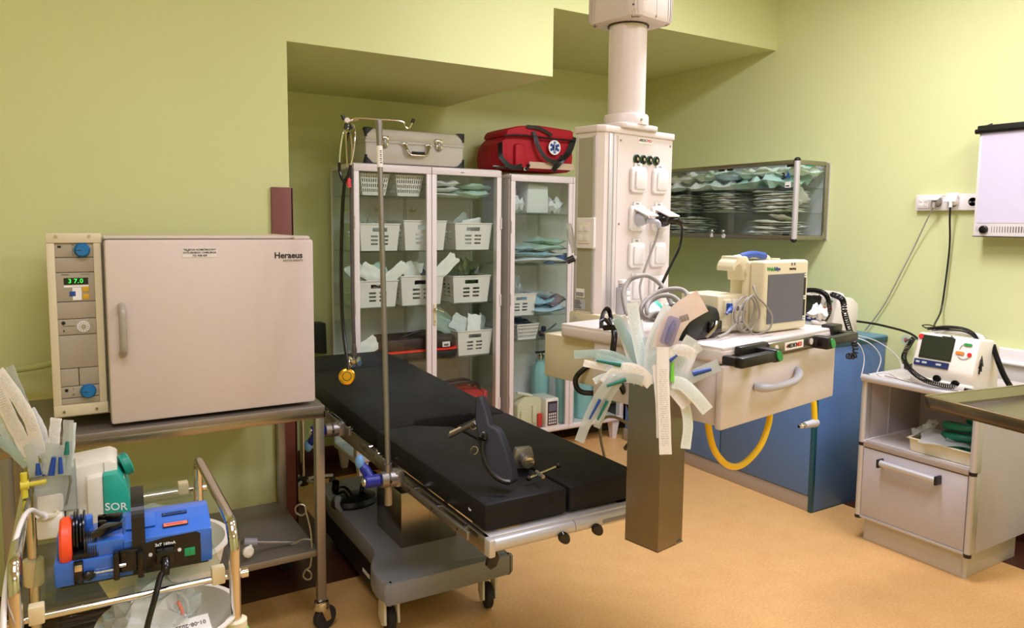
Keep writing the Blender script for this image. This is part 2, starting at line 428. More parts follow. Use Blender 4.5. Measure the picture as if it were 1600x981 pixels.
m = MB(); m.bx(.867, XR-.012, YB-.012, YB, 0, .1, maroon, .004); struct('baseboard_back', m)
m = MB(); m.bx(XR-.012, XR, YC+.1, YB-.012, 0, .1, maroon, .004); struct('baseboard_right', m)
m = MB(); m.bx(.855, .867, YF, YB-.012, 0, .1, maroon, .004); struct('baseboard_left', m)
# brown vinyl corner guard and the thicker paint edge above it
m = MB(); m.bx(.775, .868, YF-.012, YF-.0005, .1, 1.64, brownp, .004); m.bx(.8555, .868, YF-.012, YF+.09, .1, 1.64, brownp, .004); struct('trim_1', m)
# wall bumper trunking on the right wall beside the drawer cabinet
t = thing('wall_trunking', 'white plastic wall trunking rail behind the paler defibrillator on the grey cabinet', 'wall rail', (XR, 1.3, .76))
m = MB(); m.bx(-.045, -.001, -1.2, .57, 0, .165, whitepl, .006); part(t, 'channel', m)
m = MB(); m.cyl((-.055, -1.2, .1), (-.055, .57, .1), .012, whitepl, 12); part(t, 'round_bead', m)
# air vent high on the wall above the alcove
t = thing('air_vent', 'white air vent grille high on the wall beside the ceiling pendant', 'vent', (2.93, YF, 2.65))
m = MB(); m.bx(-.12, .07, -.012, -.001, 0, .012, whitepl, .003); m.bx(-.12, .07, -.012, -.001, .15, .162, whitepl, .003); m.bx(.04, .07, -.012, -.001, .012, .15, whitepl); m.bx(-.12, -.1, -.012, -.001, .012, .15, whitepl); part(t, 'frame', m)
m = MB(); m.bx(-.1, .04, -.003, -.001, .012, .15, hvent); part(t, 'backing', m)
m = MB()
for k in range(7): m.box((-.03, -.008, .022+k*.019), (.14, .003, .012), whitepl, rot=Matrix.Rotation(R(35), 3, 'X'))
part(t, 'louvres', m)

# ================================================================== incubator on its steel table
def castor(par, x, y, ztop, r=.04, w=.025, ang=0, housing=chrome):
    m = MB(TR(x, y, 0, ang)); m.cyl((0, 0, r*1.9), (0, 0, ztop), .012, housing, 12)
    m.lathe([(.004, 0), (.026, -.004), (.03, -.02), (.03, -.032)], housing, (0, 0, ztop-.002), n=20)
    for s_ in (-1, 1): m.prism([(-.018, r*2.1), (.018, r*2.1), (.03, r*.9), (.024, r*.8), (.008, r*.8)], housing, (0, s_*(w/2+.004)-.002, 0), X, Z, Y*.004)
    o = part(par, 'castor_housing', m)
    m = MB(TR(x, y, 0, ang)); m.lathe([(r*.35, -w/2), (r*.9, -w/2), (r, -w/3), (r, w/3), (r*.9, w/2), (r*.35, w/2)], rubber, (.014, 0, r), (0, 1, 0), 28)
    m.cyl((.014, -w/2-.004, r), (.014, w/2+.004, r), .009, chrome, 12)
    part(par, 'wheel', m)
TT = .845
t = thing('steel_work_table', 'wheeled stainless steel table with a lower shelf carrying the incubator', 'table', (.31, 2.86, 0))
m = MB(); m.bx(-.485, .48, -.29, .29, TT-.022, TT, steelshelf, .003); m.bx(-.485, .48, -.29, -.285, TT-.045, TT-.02, steelb, .001); m.bx(.475, .48, -.29, .29, TT-.045, TT-.02, steelb, .001); part(t, 'tabletop', m)
m = MB(); m.bx(-.46, .455, -.275, .275, .285, .31, steelshelf, .003); part(t, 'lower_shelf', m)
for x in (-.467, .462):
    for y in (-.272, .272):
        m = MB(); m.bx(x-.016, x+.016, y-.016, y+.016, .115, TT-.022, steel, .003); part(t, 'leg', m)
for x in (-.467, .462):
    for y in (-.272, .272): castor(t, x, y, .118, .045, .028, R(20))
# incubator, body frame: x 0.12..0.76 door, panel left of it
IX, IY = 0.0, 2.63
t = thing('laboratory_incubator', 'large pale laboratory incubator with grey door handle and left control panel on the steel table', 'incubator', (.36, 2.63, TT))
m = MB(); m.bx(-.39, .395, .055, .47, .03, .6, beige, .006); m.bx(-.24, .4, .0, .05, .592, .602, doorw, .003); part(t, 'housing', m)
m = MB(); m.bx(-.24, .405, -.035, .012, .012, .59, doorw, .008); m.bx(-.236, .4, .012, .055, .02, .585, rubber, .004); door = part(t, 'door', m)
m = MB(); m.tube([(-.2, -.036, .235), (-.2, -.068, .25), (-.2, -.075, .3), (-.2, -.075, .33), (-.2, -.068, .372), (-.2, -.036, .385)], .0115, mat('grey_handle_plastic', (168, 158, 145), .3), 14, 5); part(door, 'door_handle', m)
m = MB(); m.bx(-.02, .085, -.0363, -.0352, .533, .563, whitepl)
for i, s_ in enumerate(('TELEFON KOMÓRKOWY', 'DYŻURNEGO CHIRURGA', '721 938 439')): m.text(s_, .0088, (.0325, -.0364, .5575-.0095*i), X, Z, ink, .0002)
part(door, 'paper_sticker', m, 'white paper sticker with black capitals')
m = MB(); m.text('Heraeus', .0285, (.318, -.0354, .535), X, Z, ink, .0007); m.text('INSTRUMENTS', .0105, (.333, -.0354, .517), X, Z, inkg, .0); part(door, 'lettering', m)
m = MB(); m.bx(.34, .395, -.03, .05, .59, .6, doorw, .003); part(t, 'hinge_cap', m)
for x, y in ((-.19, .03), (.37, .04), (-.19, .43), (.37, .43)):
    m = MB(); m.lathe([(.013, 0), (.016, .003), (.013, .03)], cream, (x, y, .0)); part(t, 'foot', m)
pz0 = .045
m = MB(); m.bx(-.392, -.37, .008, .06, pz0+.035, .58, beige, .002); m.bx(-.268, -.247, .008, .06, pz0+.035, .58, beige, .002)
m.bx(-.392, -.245, .006, .06, .58, .61, beige, .002); m.bx(-.392, -.245, .006, .06, pz0, pz0+.035, beige, .002)
for x in (-.365, -.277):
    for z in (.6, pz0+.015): m.lathe([(.0045, 0), (.0045, .002), (.003, .004)], chrome, (x, .006, z), (0, -1, 0), 12)
cp = part(t, 'panel_frame', m)
rows = [.58, .536, .49, .4, .347, .297, .193, .137, .1, pz0+.035]
m = MB()
for i in range(9):
    z1_, z0_ = rows[i], rows[i+1]
    if i == 6: m.bx(-.37, -.322, .013, .05, z0_+.001, z1_-.001, modgrey, .001); m.bx(-.32, -.268, .013, .05, z0_+.001, z1_-.001, modgrey, .001)
    else: m.bx(-.37, -.268, .013, .05, z0_+.001, z1_-.001, modgrey, .001)
m.bx(-.37, -.268, .03, .055, pz0+.03, .58, black)
m.bx(-.362, -.353, .0122, .0131, .565, .572, ink); m.text('N', .008, (-.322, .0127, .573), X, Z, ink); m.text('Z', .008, (-.322, .0127, .543), X, Z, ink)
m.bx(-.3235, -.3225, .0122, .0131, .549, .567, ink)
m.text('Heraeus', .0058, (-.345, .0127, .4835), X, Z, ink); m.text('INCUBATOR', .0045, (-.293, .0127, .4835), X, Z, inkg)
m.lathe([(.0055, 0), (.0055, .001)], black, (-.356, .0128, .335), (0, -1, 0), 16); m.bx(-.3565, -.3555, .0122, .0131, .325, .332, ink); m.bx(-.356, -.325, .0122, .0131, .3245, .3255, ink)
m.bx(-.357, -.354, .0122, .0131, .307, .314, ink)
m.lathe([(.005, 0), (.005, .001)], black, (-.356, .0128, .125), (0, -1, 0), 16); m.text('I', .009, (-.338, .0127, .128), X, Z, ink); m.text('O', .008, (-.338, .0127, .11), X, Z, ink)
part(t, 'control_modules', m)
for z in (.558, .118):
    m = MB(); m.lathe([(.0225, 0), (.0225, .003), (.0195, .006), (.018, .018), (.016, .02)], bluek, (-.298, .013, z), (0, -1, 0), 32); m.bx(-.314, -.3, -.0078, -.0068, z-.0008, z+.0008, ink); part(t, 'rotary_knob', m)
m = MB(); m.lathe([(.0175, 0), (.0175, .003)], whitepl, (-.303, .013, .322), (0, -1, 0), 32); m.lathe([(.0075, .003), (.0075, .005)], modgrey, (-.303, .013, .322), (0, -1, 0), 20)
for k in range(12):
    a = R(30*k); m.box((-.303+.0125*math.cos(a), .0094, .322+.0125*math.sin(a)), (.0035, .0008, .0012), ink, rot=Matrix.Rotation(-a, 3, 'Y'))
part(t, 'timer_dial', m)
m = MB(); m.bx(-.35, -.285, .0115, .0135, .453, .473, ledglass)
for i, ch in enumerate('37.0'): m.text(ch, .0185, (-.334+[0, .015, .0225, .031][i], .011, .463), X, Z, lcdg, .0002)
part(t, 'temperature_display', m, 'dark display with green digits 37.0')
m = MB(); m.bx(-.35, -.284, .0118, .0131, .444, .45, inkwhite); m.bx(-.328, -.304, .0118, .0131, .405, .445, inkwhite)
m.bx(-.302, -.284, .0112, .0131, .43, .446, yellowpad, .0005); m.bx(-.302, -.284, .0112, .0131, .407, .423, yellowpad, .0005); m.bx(-.336, -.32, .0108, .0131, .417, .432, bluef, .0005); part(t, 'keypad', m)
m = MB(); m.cyl((.395, .04, .53), (.41, .04, .53), .006, black); part(t, 'side_screw', m)
# rods lying on the lower shelf
t = thing('folded_infusion_rod', 'grey metal rod with hooked wire end lying on the lower shelf of the steel table', 'infusion rod', (.55, 2.66, .355))
a, b = AT(378, 847, 2.62), AT(478, 848, 2.78)
m = MB(); m.cyl(a, b, .008, steel, 12); m.cyl(AT(381, 847, 2.62), AT(401, 847, 2.64), .015, basegrey, 16); m.bx(0, 0.001, 0, .001, 0, .001, steel) if 0 else None; part(t, 'rod', m, world=True)
m = MB(); c = AT(388, 862, 2.6)
m.lathe([(.016+.003*0, -.008), (.02, -.004), (.02, .004), (.012, .009)], whiteold, c, (.3, -1, .2), 10); m.cyl(c, AT(393, 848, 2.63), .006, whiteold, 10); part(t, 'clamp_knob', m, world=True)
D_ = 2.72
m = MB(); m.tube([AT(*q, D_) for q in [(478, 801), (471, 805), (463, 801), (462, 793), (468, 788), (476, 790), (478, 799), (483, 818), (486, 835), (487, 860), (485, 884), (478, 890), (474, 899), (479, 905), (486, 903), (486, 895), (480, 890)]], .0036, alud, 8, 4)
m.tube([AT(*q, D_) for q in [(487, 843), (474, 842), (462, 848), (455, 850)]], .004, alud, 8, 4); part(t, 'wire_hook', m, world=True)
# ================================================================== operating table
ZT = .722
t = thing('operating_table', 'black padded operating table on a grey wheeled base in the middle of the room', 'operating table', (1.262, 1.735, 0), R(-.7))
def pad(poly, z0, z1, bev=.012, tilt=None):
    m = MB(tilt); m.prism(poly, leather, (0, 0, z0), X, Y, Z*(z1-z0), bev); return m
# leg section (two pads side by side), inner corners cut for the centre opening
part(t, 'leg_pad', pad([(-.283, 0), (-.003, 0), (-.003, .76), (-.13, .85), (-.283, .85)], .642, ZT))
part(t, 'leg_pad', pad([(.003, 0), (.283, 0), (.283, .85), (.14, .85), (.003, .76)], .642, ZT))
tl = Matrix.Translation((0, .86, ZT)) @ Matrix.Rotation(R(2.1), 4, 'X') @ Matrix.Translation((0, -.86, -ZT))
part(t, 'back_pad', pad([(-.283, .86), (-.13, .86), (-.09, .93), (.13, .93), (.17, .86), (.283, .86), (.283, 1.85), (-.283, 1.85)], .642, ZT, .012, tl))
tl2 = tl @ Matrix.Translation((0, 1.86, ZT)) @ Matrix.Rotation(R(3), 4, 'X') @ Matrix.Translation((0, -1.86, -ZT))
part(t, 'head_pad', pad([(-.283, 1.86), (.283, 1.86), (.24, 2.15), (-.24, 2.15)], .655, ZT, .012, tl2))
m = MB()
for s_ in (-1, 1):
    m.bx(s_*.282-.012, s_*.282+.012, -.02, .84, .588, .636, alud, .006); m.bx(s_*.277-.012, s_*.277+.012, .84, 1.9, .585, .65, alud, .006)
    m.bx(s_*.2-.015, s_*.2+.015, .0, 1.8, .606, .634, black)
m.bx(-.25, .25, .3, .33, .6, .63, alud); m.bx(-.25, .25, 1.2, 1.24, .6, .63, alud); m.bx(-.27, .27, .88, .93, .6, .636, basedark)
part(t, 'frame', m)
# foot-end bar with its slots, catches and joint
m = MB(); m.tube([(-.27, -.022, .612), (-.001, -.022, .612)], .019, alu, 16); m.tube([(.001, -.022, .612), (.28, -.022, .612)], .019, alu, 16)
m.bx(-.28, .285, -.02, .1, .618, .637, alu, .006); m.bx(-.292, -.27, -.045, .01, .585, .636, alu, .006); part(t, 'end_bar', m)
m = MB(); m.prism(rrect(.075, .022, .0105), mat('amber_oval_badge', (200, 172, 130), .5), (-.2, .012, .6375), X, Y, Z*.001); m.prism(rrect(.1, .018, .008), black, (.24, .012, .6375), X, Y, Z*.001); part(t, 'oval_inlay', m)
for x in (-.045, .075, .27):
    m = MB(); m.lathe([(.001, -.012), (.018, -.009), (.022, 0), (.018, .009), (.001, .012)], blackm, (x, -.045, .594), (.25, 1, .1), 20, sx=.75); part(t, 'release_catch', m)
m = MB(); m.prism([(-.02, -.02), (-.012, .012), (.012, .016), (.022, -.004), (.012, -.028), (-.008, -.034)], blackm, (-.27, -.028, .578), X, Z, Y*.014, .003); part(t, 'corner_lever', m)
m = MB(); m.prism(rrect(.085, .012, .0055), basegrey, (.14, -.042, .612), X, Z, Y*.003); m.lathe([(.009, 0), (.009, .005)], chrome, (.19, -.045, .614), (0, -1, 0), 14); part(t, 'slot_plate', m)
m = MB(); m.prism(rrect(.004, .02, .0018), inkwhite, (-.2845, .08, .682), Y, Z, X*.0008) if 0 else m.text('bar', .012, (-.2848, .085, .68), -Y, Z, inkwhite); part(t, 'maker_mark', m, 'small white mark on the pad edge')
# accessory rails, three per side
for s_ in (-1, 1):
    for y0, y1, z in ((.03, .5, .628), (.62, .93, .652) if s_ < 0 else (.6, .95, .64), (1.05, 1.75, .668)):
        m = MB(); m.bx(s_*.317-.005, s_*.317+.005, y0, y1, z-.0125, z+.0125, steel, .001)
        for yy in (y0+.06, (y0+y1)/2, y1-.06): m.cyl((s_*.29, yy, z), (s_*.314, yy, z), .008, chrome, 10); m.lathe([(.004, 0), (.004, .001)], black, (s_*.3225, yy, z), (s_, 0, 0), 8)
        part(t, 'side_rail', m)
# lift column and moulded base
m = MB(); m.bx(-.185, .055, .85, 1.12, .235, .46, steelb, .006); m.bx(-.17, .04, .865, 1.1, .46, .6, steelb, .004); m.bx(-.0655, -.0645, .8495, .851, .24, .455, ink); part(t, 'lift_column', m)
bl = [(-.33, .62), (-.3, .6), (.13, .6), (.16, .62), (.165, .66), (.15, .78), (.11, .9), (.1, 1.0), (.1, 1.6), (.05, 1.72), (-.2, 1.72), (-.27, 1.6), (-.275, 1.0), (-.29, .87), (-.335, .78), (-.35, .68)]
bl = [(p.x, p.y) for p in cat_rom([(a, b, 0) for a, b in bl], 4, True)]
m = MB(); m.prism(bl, basegrey, (0, 0, .155), X, Y, Z*.085, .012); base = part(t, 'base_housing', m)
m = MB(); m.prism([(-.27, .86), (.08, .86), (.085, 1.0), (.085, 1.58), (.03, 1.68), (-.19, 1.68), (-.265, 1.58)], basedark, (0, 0, .05), X, Y, Z*.105); part(t, 'base_skirt', m)
m = MB(); m.bx(-.2825, -.281, .94, 1.02, .1, .115, inkwhite); part(t, 'rating_plate', m)
for x, y in ((-.29, .71), (.11, .69), (-.2, 1.6), (.04, 1.6)):
    m = MB(TR(x, y, 0, R(85 if x < 0 else 75)))
    m.prism([(-.034, .155), (.034, .155), (.042, .05), (.0, .03), (-.042, .05)], whiteold, (0, -.03, 0), X, Z, Y*.01, .003)
    m.prism([(-.034, .155), (.034, .155), (.042, .05), (.0, .03), (-.042, .05)], whiteold, (0, .02, 0), X, Z, Y*.01, .003)
    o = part(t, 'castor_fork', m); m = MB(TR(x, y, 0, R(85 if x < 0 else 75)))
    m.lathe([(.02, -.015), (.045, -.014), (.05, -.009), (.05, .009), (.045, .014), (.02, .015)], rubber, (0, 0, .05), (0, 1, 0), 32); part(t, 'wheel', m)

# foot control lying on the base
t = thing('foot_pedal_unit', 'black foot control with two pedals lying on the grey table base', 'foot pedal', (1.09, 3.13, .24), R(10))
m = MB(); m.lathe([(.001, 0), (.105, 0), (.11, .012), (.1, .03), (.06, .04), (.001, .042)], black, (0, 0, 0), n=36, sx=1, sy=.8); part(t, 'housing', m)
for s_ in (-1, 1):
    m = MB(); m.tube([(s_*.03, -.02, .045), (s_*.05, .0, .075), (s_*.085, .01, .07), (s_*.095, -.01, .12)], .016, blackm, 12, 4); part(t, 'pedal', m)
m = MB(); m.tube([(-.09, -.02, .05), (-.11, -.05, .03), (-.115, -.09, .02)], [.016, .012, .008], basegrey, 12, 3); part(t, 'cable_boot', m)

# ================================================================== rail clamps and infusion pole
def railclamp(par, y, z, up):
    x = .905
    m = MB(); m.lathe([(.012, -.035), (.026, -.032), (.028, -.01), (.024, -.006), (.028, -.003), (.028, .02), (.02, .024)], steel, (x+.005, y, z), (1, 0, -.05), 28)
    m.lathe([(.005, 0), (.005, .001)], black, (x-.002, y-.03, z), (0, -1, 0), 10); m.bx(x+.02, x+.05, y-.022, y+.022, z-.026, z+.028, steel, .004)
    part(par, 'clamp_body', m, world=True)
    m = MB(); m.lathe([(.019, -.088), (.021, -.085), (.021, -.04), (.017, -.034)], dblue, (x+.005, y, z), (1, 0, -.05), 24)
    m.tube([(x-.055, y, z), (x-.07, y+.02, z+up*.035), (x-.082, y+.035, z+up*.055)], [.018, .017, .014], dblue, 14, 4)
    h = part(par, 'clamp_handle', m, world=True)
    m = MB(); m.ball((x-.085, y+.035, z+up*.062), .019, lbluef, (.8, 1, 1.3)); part(h, 'grip_pad', m, world=True)
    m = MB(); m.lathe([(.014, 0), (.013, .004)], chrome, (x-.083, y, z+.004), (-1, 0, .05), 20); part(h, 'end_cap', m, world=True)
PX, PY = .905, 2.262
t = thing('infusion_pole', 'tall slim infusion pole clamped with a blue handle to the operating table rail', 'infusion pole', (PX, PY, .55))
top = AT(592, 189, 2.46)
d_ = (top-Vector((PX, PY, .56)))
m = MB(); m.cyl((PX, PY, .56), (PX, PY, .7), .0125, steel, 16); m.tube([(PX, PY, .7), Vector((PX, PY, .56))+d_*.9, Vector((PX, PY, .56))+d_*.96], .009, steel, 16)
m.tube([Vector((PX, PY, .56))+d_*.93, Vector((PX, PY, .56))+d_*.965, top], [.009, .0105, .0125], steel, 16); pole = part(t, 'pole', m, world=True)
q = Vector((PX, PY, .56))+d_*.88
m = MB(); m.cyl(q, q+d_*.055, .0101, paperw, 16)
for k in range(7): m.box(q+d_*(.012+.005*k)+Vector((0, -.0105, 0)), (.006, .001, .0018 if k % 2 else .003), ink)
part(pole, 'barcode_sticker', m, world=True)
railclamp(t, PY, .648, 1)
yd = top.y
def HP(x, y): return AT(x, y, 2.46)
a = Vector((top.x-.115, top.y+.07, top.z)); 
m = MB(); m.tube([HP(538, 186), HP(541, 194), HP(547, 189), HP(556, 185), HP(592, 187), HP(628, 190), HP(634, 198), HP(638, 201), HP(642, 197), HP(645, 190)], .0032, chrome, 10, 5)
m.tube([HP(548, 200)+Vector((.0, .05, 0)), HP(545, 192), HP(552, 188), HP(560, 186)], .0032, chrome, 8, 4)
hk = part(t, 'hook_crossbar', m, world=True)
for p0, p1 in ((HP(538, 187), HP(535, 181)), (HP(644, 192), HP(646, 187)), (HP(541, 193), HP(540, 200)), (HP(548, 195), HP(550, 199))):
    m = MB(); m.cyl(p0, p1+(p1-p0)*.2, .0058, black, 12); part(hk, 'end_knob', m, world=True)
m = MB(); m.lathe([(.008, 0), (.009, .002), (.008, .008)], whitepl, HP(543, 188), (-.5, -1, 0), 16); part(hk, 'hub_disc', m, world=True)
t = thing('rail_clamp', 'loose steel rail clamp with blue handle hanging down, nearer the head of the operating table', 'clamp', (.92, 2.95, .62))
railclamp(t, 2.86, .668, -1)

# ================================================================== stethoscopes on the pole
def scope(name, label, tubecol, P, ears, D, joint, low, chest, col2):
    t = thing(name, label, 'stethoscope', AT(*low, D), 0)
    for e in ears:
        m = MB(); m.tube([AT(x, y, D+dz) for x, y, dz in e], .0028, chrome, 8, 5); bn = part(t, 'ear_tube', m, world=True)
        m = MB(); m.ball(AT(e[0][0], e[0][1], D+e[0][2]), .006, black); part(bn, 'ear_tip', m, world=True)
    m = MB(); m.tube([AT(x, y, D+dz) for x, y, dz in joint], .0055, tubecol, 10, 5)
    m.tube([AT(x, y, D+dz) for x, y, dz in P], .0062, tubecol, 10, 5); part(t, 'rubber_tubing', m, world=True)
    return t
t = scope('stethoscope', 'stethoscope with black tubing and a golden chest piece hanging from the infusion pole', blackm,
          [(538, 284, 0), (535, 330, 0), (533, 420, 0), (535, 500, -.02), (542, 560, -.05), (544, 578, -.06)],
          [[(546, 200, .02), (537, 205, 0), (532, 230, 0), (530, 255, 0)], [(549, 199, 0), (552, 195, .01), (555, 210, 0), (551, 245, 0), (546, 262, 0)]], 2.5,
          [(530, 254, 0), (531, 270, 0), (537, 283, 0), (544, 274, 0), (548, 258, 0)], (543, 600), 'g', 0)
nrm = (CAM-AT(542, 588, 2.44)).normalized(); c = AT(542, 588, 2.44)
m = MB(); m.lathe([(.01, -.012), (.024, -.01), (.0265, -.004), (.0265, .002), (.02, .006), (.019, .006)], gold, c, nrm, 36); m.lathe([(.0135, .006), (.0145, .008), (.0135, .0085)], black, c+nrm*.0002, nrm, 28); m.lathe([(.001, .0075), (.0125, .0075), (.0125, .0095)], gold, c, nrm, 24)
ch = part(t, 'chest_piece', m, 'golden chest piece', world=True)
m = MB(); m.cyl(AT(543.5, 570, 2.445), AT(543, 582, 2.445), .004, chrome, 10); part(ch, 'stem', m, world=True)
t = scope('stethoscope', 'stethoscope with dark grey tubing and a silver double chest piece hanging from the infusion pole', mat('slate_grey_tubing', (74, 66, 68), .4),
          [(549, 285, 0), (549, 330, 0), (550, 400, 0), (551, 480, -.02), (553, 530, -.03), (553.5, 548, -.03)],
          [[(541, 196, .02), (541, 202, 0), (541, 225, 0), (543, 262, 0)], [(545, 193, .0), (547, 205, 0), (550, 228, 0), (549, 255, 0)]], 2.53,
          [(543, 262, 0), (545, 274, 0), (549, 288, 0), (550, 275, 0), (549, 262, 0)], (555, 585), 's', 0)
m = MB(); m.tube([AT(553, 538, 2.48), AT(553.5, 545, 2.48), AT(553.5, 556, 2.48)], [.006, .0085, .0085], mat('slate_grey_tubing', (74, 66, 68), .4), 12); part(t, 'tubing_sleeve', m, world=True)
c = AT(554, 565, 2.47); ax = (CR*1.0+_f*-.25+Vector((0, 0, .1))).normalized()
m = MB(); m.lathe([(.001, -.016), (.021, -.015), (.0225, -.011), (.02, -.007), (.009, -.004), (.007, .006), (.011, .01), (.0155, .014), (.016, .018), (.001, .019)], chrome, c, ax, 32); m.lathe([(.0195, -.0165), (.0195, -.0155)], mat('oxblood_diaphragm', (70, 24, 24), .3), c, ax, 28); part(t, 'chest_piece', m, 'silver double-sided chest piece', world=True)
m = MB(); m.ball(AT(544, 283, 2.51), .009, pink, (1, 1, 1.4), 12); m.prism([(-.006, -.02), (.006, -.018), (.005, .01), (-.005, .012)], pink, AT(546, 284, 2.5), X, Z, Y*.003); part(t, 'red_tag', m, 'small red tag', world=True)

# ================================================================== arm support pad and table clamp
t = thing('arm_support_pad', 'black padded curved arm support standing on its edge on the operating table', 'arm support', (1.17, 2.02, ZT))
u = Vector((.11, -.36, .0)).normalized(); 
pl = [(742, 620), (750, 619), (757, 640), (763, 665), (774, 670), (780, 678), (790, 706), (799, 738), (801, 752), (794, 758), (775, 752), (760, 738), (750, 715), (746, 690), (741, 655)]
c0 = AT(770, 690, 2.27); cu = Vector((.25, -.95, 0)).normalized()
# pad: a shallow trough, tall fin at the far end, lying on its long edge
m = MB()
Dm = 2.27
outer = [AT(x, y, Dm-(y-620)*.0009) for x, y in pl]
back = [(CR*.8+_f*.9).normalized()*.030 for _ in outer]
m.add([p for p in outer]+[p+b for p, b in zip(outer, back)], [list(range(len(pl)))[::-1], list(range(len(pl), 2*len(pl)))]+[(i, (i+1) % len(pl), len(pl)+(i+1) % len(pl), len(pl)+i) for i in range(len(pl))], leather)
o = part(t, 'pad', m, world=True); bv = o.modifiers.new('round', 'BEVEL'); bv.width = .006; bv.segments = 3; bv.limit_method = 'ANGLE'; bv.angle_limit = R(40)
m = MB(); edge = [AT(x, y, Dm-.018-(y-620)*.0009) for x, y in [(754, 690), (754, 706), (760, 725), (772, 742), (786, 751), (797, 753)]]; m.tube(edge, .0085, blackm, 10, 5)
m.tube([AT(x, y, Dm-.012-(y-620)*.0009) for x, y in [(757, 688), (758, 680), (754, 677), (750, 684)]], .008, blackm, 10, 4); part(t, 'rim', m, world=True)
m = MB()
for q in ((744, 665), (745, 704)): m.tube([AT(q[0]-6, q[1]-6, 2.28), AT(q[0]-9, q[1], 2.28), AT(q[0]-5, q[1]+6, 2.28), AT(q[0]+1, q[1]+2, 2.28), AT(q[0], q[1]-5, 2.28)], .0016, chrome, 6, 3, True)
part(t, 'buckle', m, world=True)
m = MB(); m.cyl(AT(703, 681, 2.42), AT(744, 660, 2.3), .0075, steel, 14); m.cyl(AT(705, 678, 2.5), AT(720, 671, 2.48), .01, tape, 12); part(t, 'support_rod', m, 'bare steel rod', world=True)
t = thing('socket_clamp', 'small steel clamp with a T-bar handle lying on the operating table', 'clamp', (1.25, 1.87, ZT))
e1 = (AZ(845, 738, .755)-AZ(814, 712, .755)).normalized(); b0 = AZ(815, 713, .762)
sd = Vector((-e1.y, e1.x, 0)); m = MB()
m.prism([(-.03, -.036), (.03, -.036), (.034, .0), (.026, .03), (-.026, .03), (-.034, .0)], steel, b0+Vector((0, 0, .004)), sd, Z, e1*.022, .003); m.prism([(-.038, -.038), (.038, -.038), (.038, .006), (-.038, .006)], steelb, b0-e1*.012, sd, Z, e1*.012, .002)
jw = part(t, 'jaw', m, world=True)
m = MB(); m.prism([(-.03, -.03), (.03, -.03), (.03, -.004), (-.03, -.004)], paperw, b0-e1*.0125, sd, Z, -e1*.0006); m.prism([(-.024, -.024), (.02, -.024), (.02, -.012), (-.024, -.012)], inkg, b0-e1*.0131, sd, Z, -e1*.0004); part(jw, 'inventory_sticker', m, world=True)
m = MB(); m.cyl(b0+e1*.02, b0+e1*.058, .021, steel, 24); m.cyl(b0+e1*.058, b0+e1*.068, .0165, chrome, 24); part(t, 'barrel', m, world=True)
m = MB(); m.cyl(AZ(838, 737, .755), AZ(849, 745, .755), .006, steel, 12); m.cyl(AZ(828, 746, .745), AZ(870, 728, .755), .0035, chrome, 10); hd = part(t, 'tee_handle', m, world=True)
for q in ((826, 747, .742), (872, 727, .757)):
    m = MB(); m.ball(AZ(*q), .0085, blackm, n=14); part(hd, 'ball_end', m, world=True)
# stand and other base seen under the table
t = thing('rolling_stand', 'slim chrome stand with a star base behind the head of the operating table', 'stand', (1.1, 4.0, 0))
m = MB(); m.cyl((0, 0, .06), (0, 0, .68), .013, chrome, 14); m.cyl((0, 0, .68), (0, 0, .7), .018, black, 14); part(t, 'pole', m)
m = MB(); m.lathe([(.03, .05), (.034, .06), (.03, .09), (.015, .1)], black, n=20); part(t, 'hub', m)
for k in range(5):
    a = R(72*k+20); m = MB(); m.tube([(0, 0, .075), (.1*math.cos(a), .1*math.sin(a), .07), (.2*math.cos(a), .2*math.sin(a), .05)], .009, alu, 10, 3); m.cyl((.2*math.cos(a), .2*math.sin(a), .05), (.2*math.cos(a), .2*math.sin(a), .02), .008, black, 10); m.ball((.2*math.cos(a), .2*math.sin(a), .0205), .02, rubber, (1, .6, 1)); part(t, 'leg', m)
# black wire-handled box on the alcove wall
t = thing('wall_basket', 'black plastic box hung on the green wall left of the glass cabinet', 'box', (1.27, 4.46, .7))
m = MB(); m.prism([(-.14, .03), (.09, .0), (.085, .19), (-.14, .2)], black, (0, -.1, 0), X, Z, Y*.095, .008); m.prism([(-.14, -.04), (-.02, -.03), (-.005, .17), (-.14, .19)], black, (0, -.15, 0), X, Z, Y*.06, .008); part(t, 'box_body', m)
m = MB(); m.tube([(-.06, -.05, .195), (-.05, -.05, .235), (-.02, -.05, .235), (-.015, -.05, .195)], .004, black, 8, 4); part(t, 'wire_loop', m)
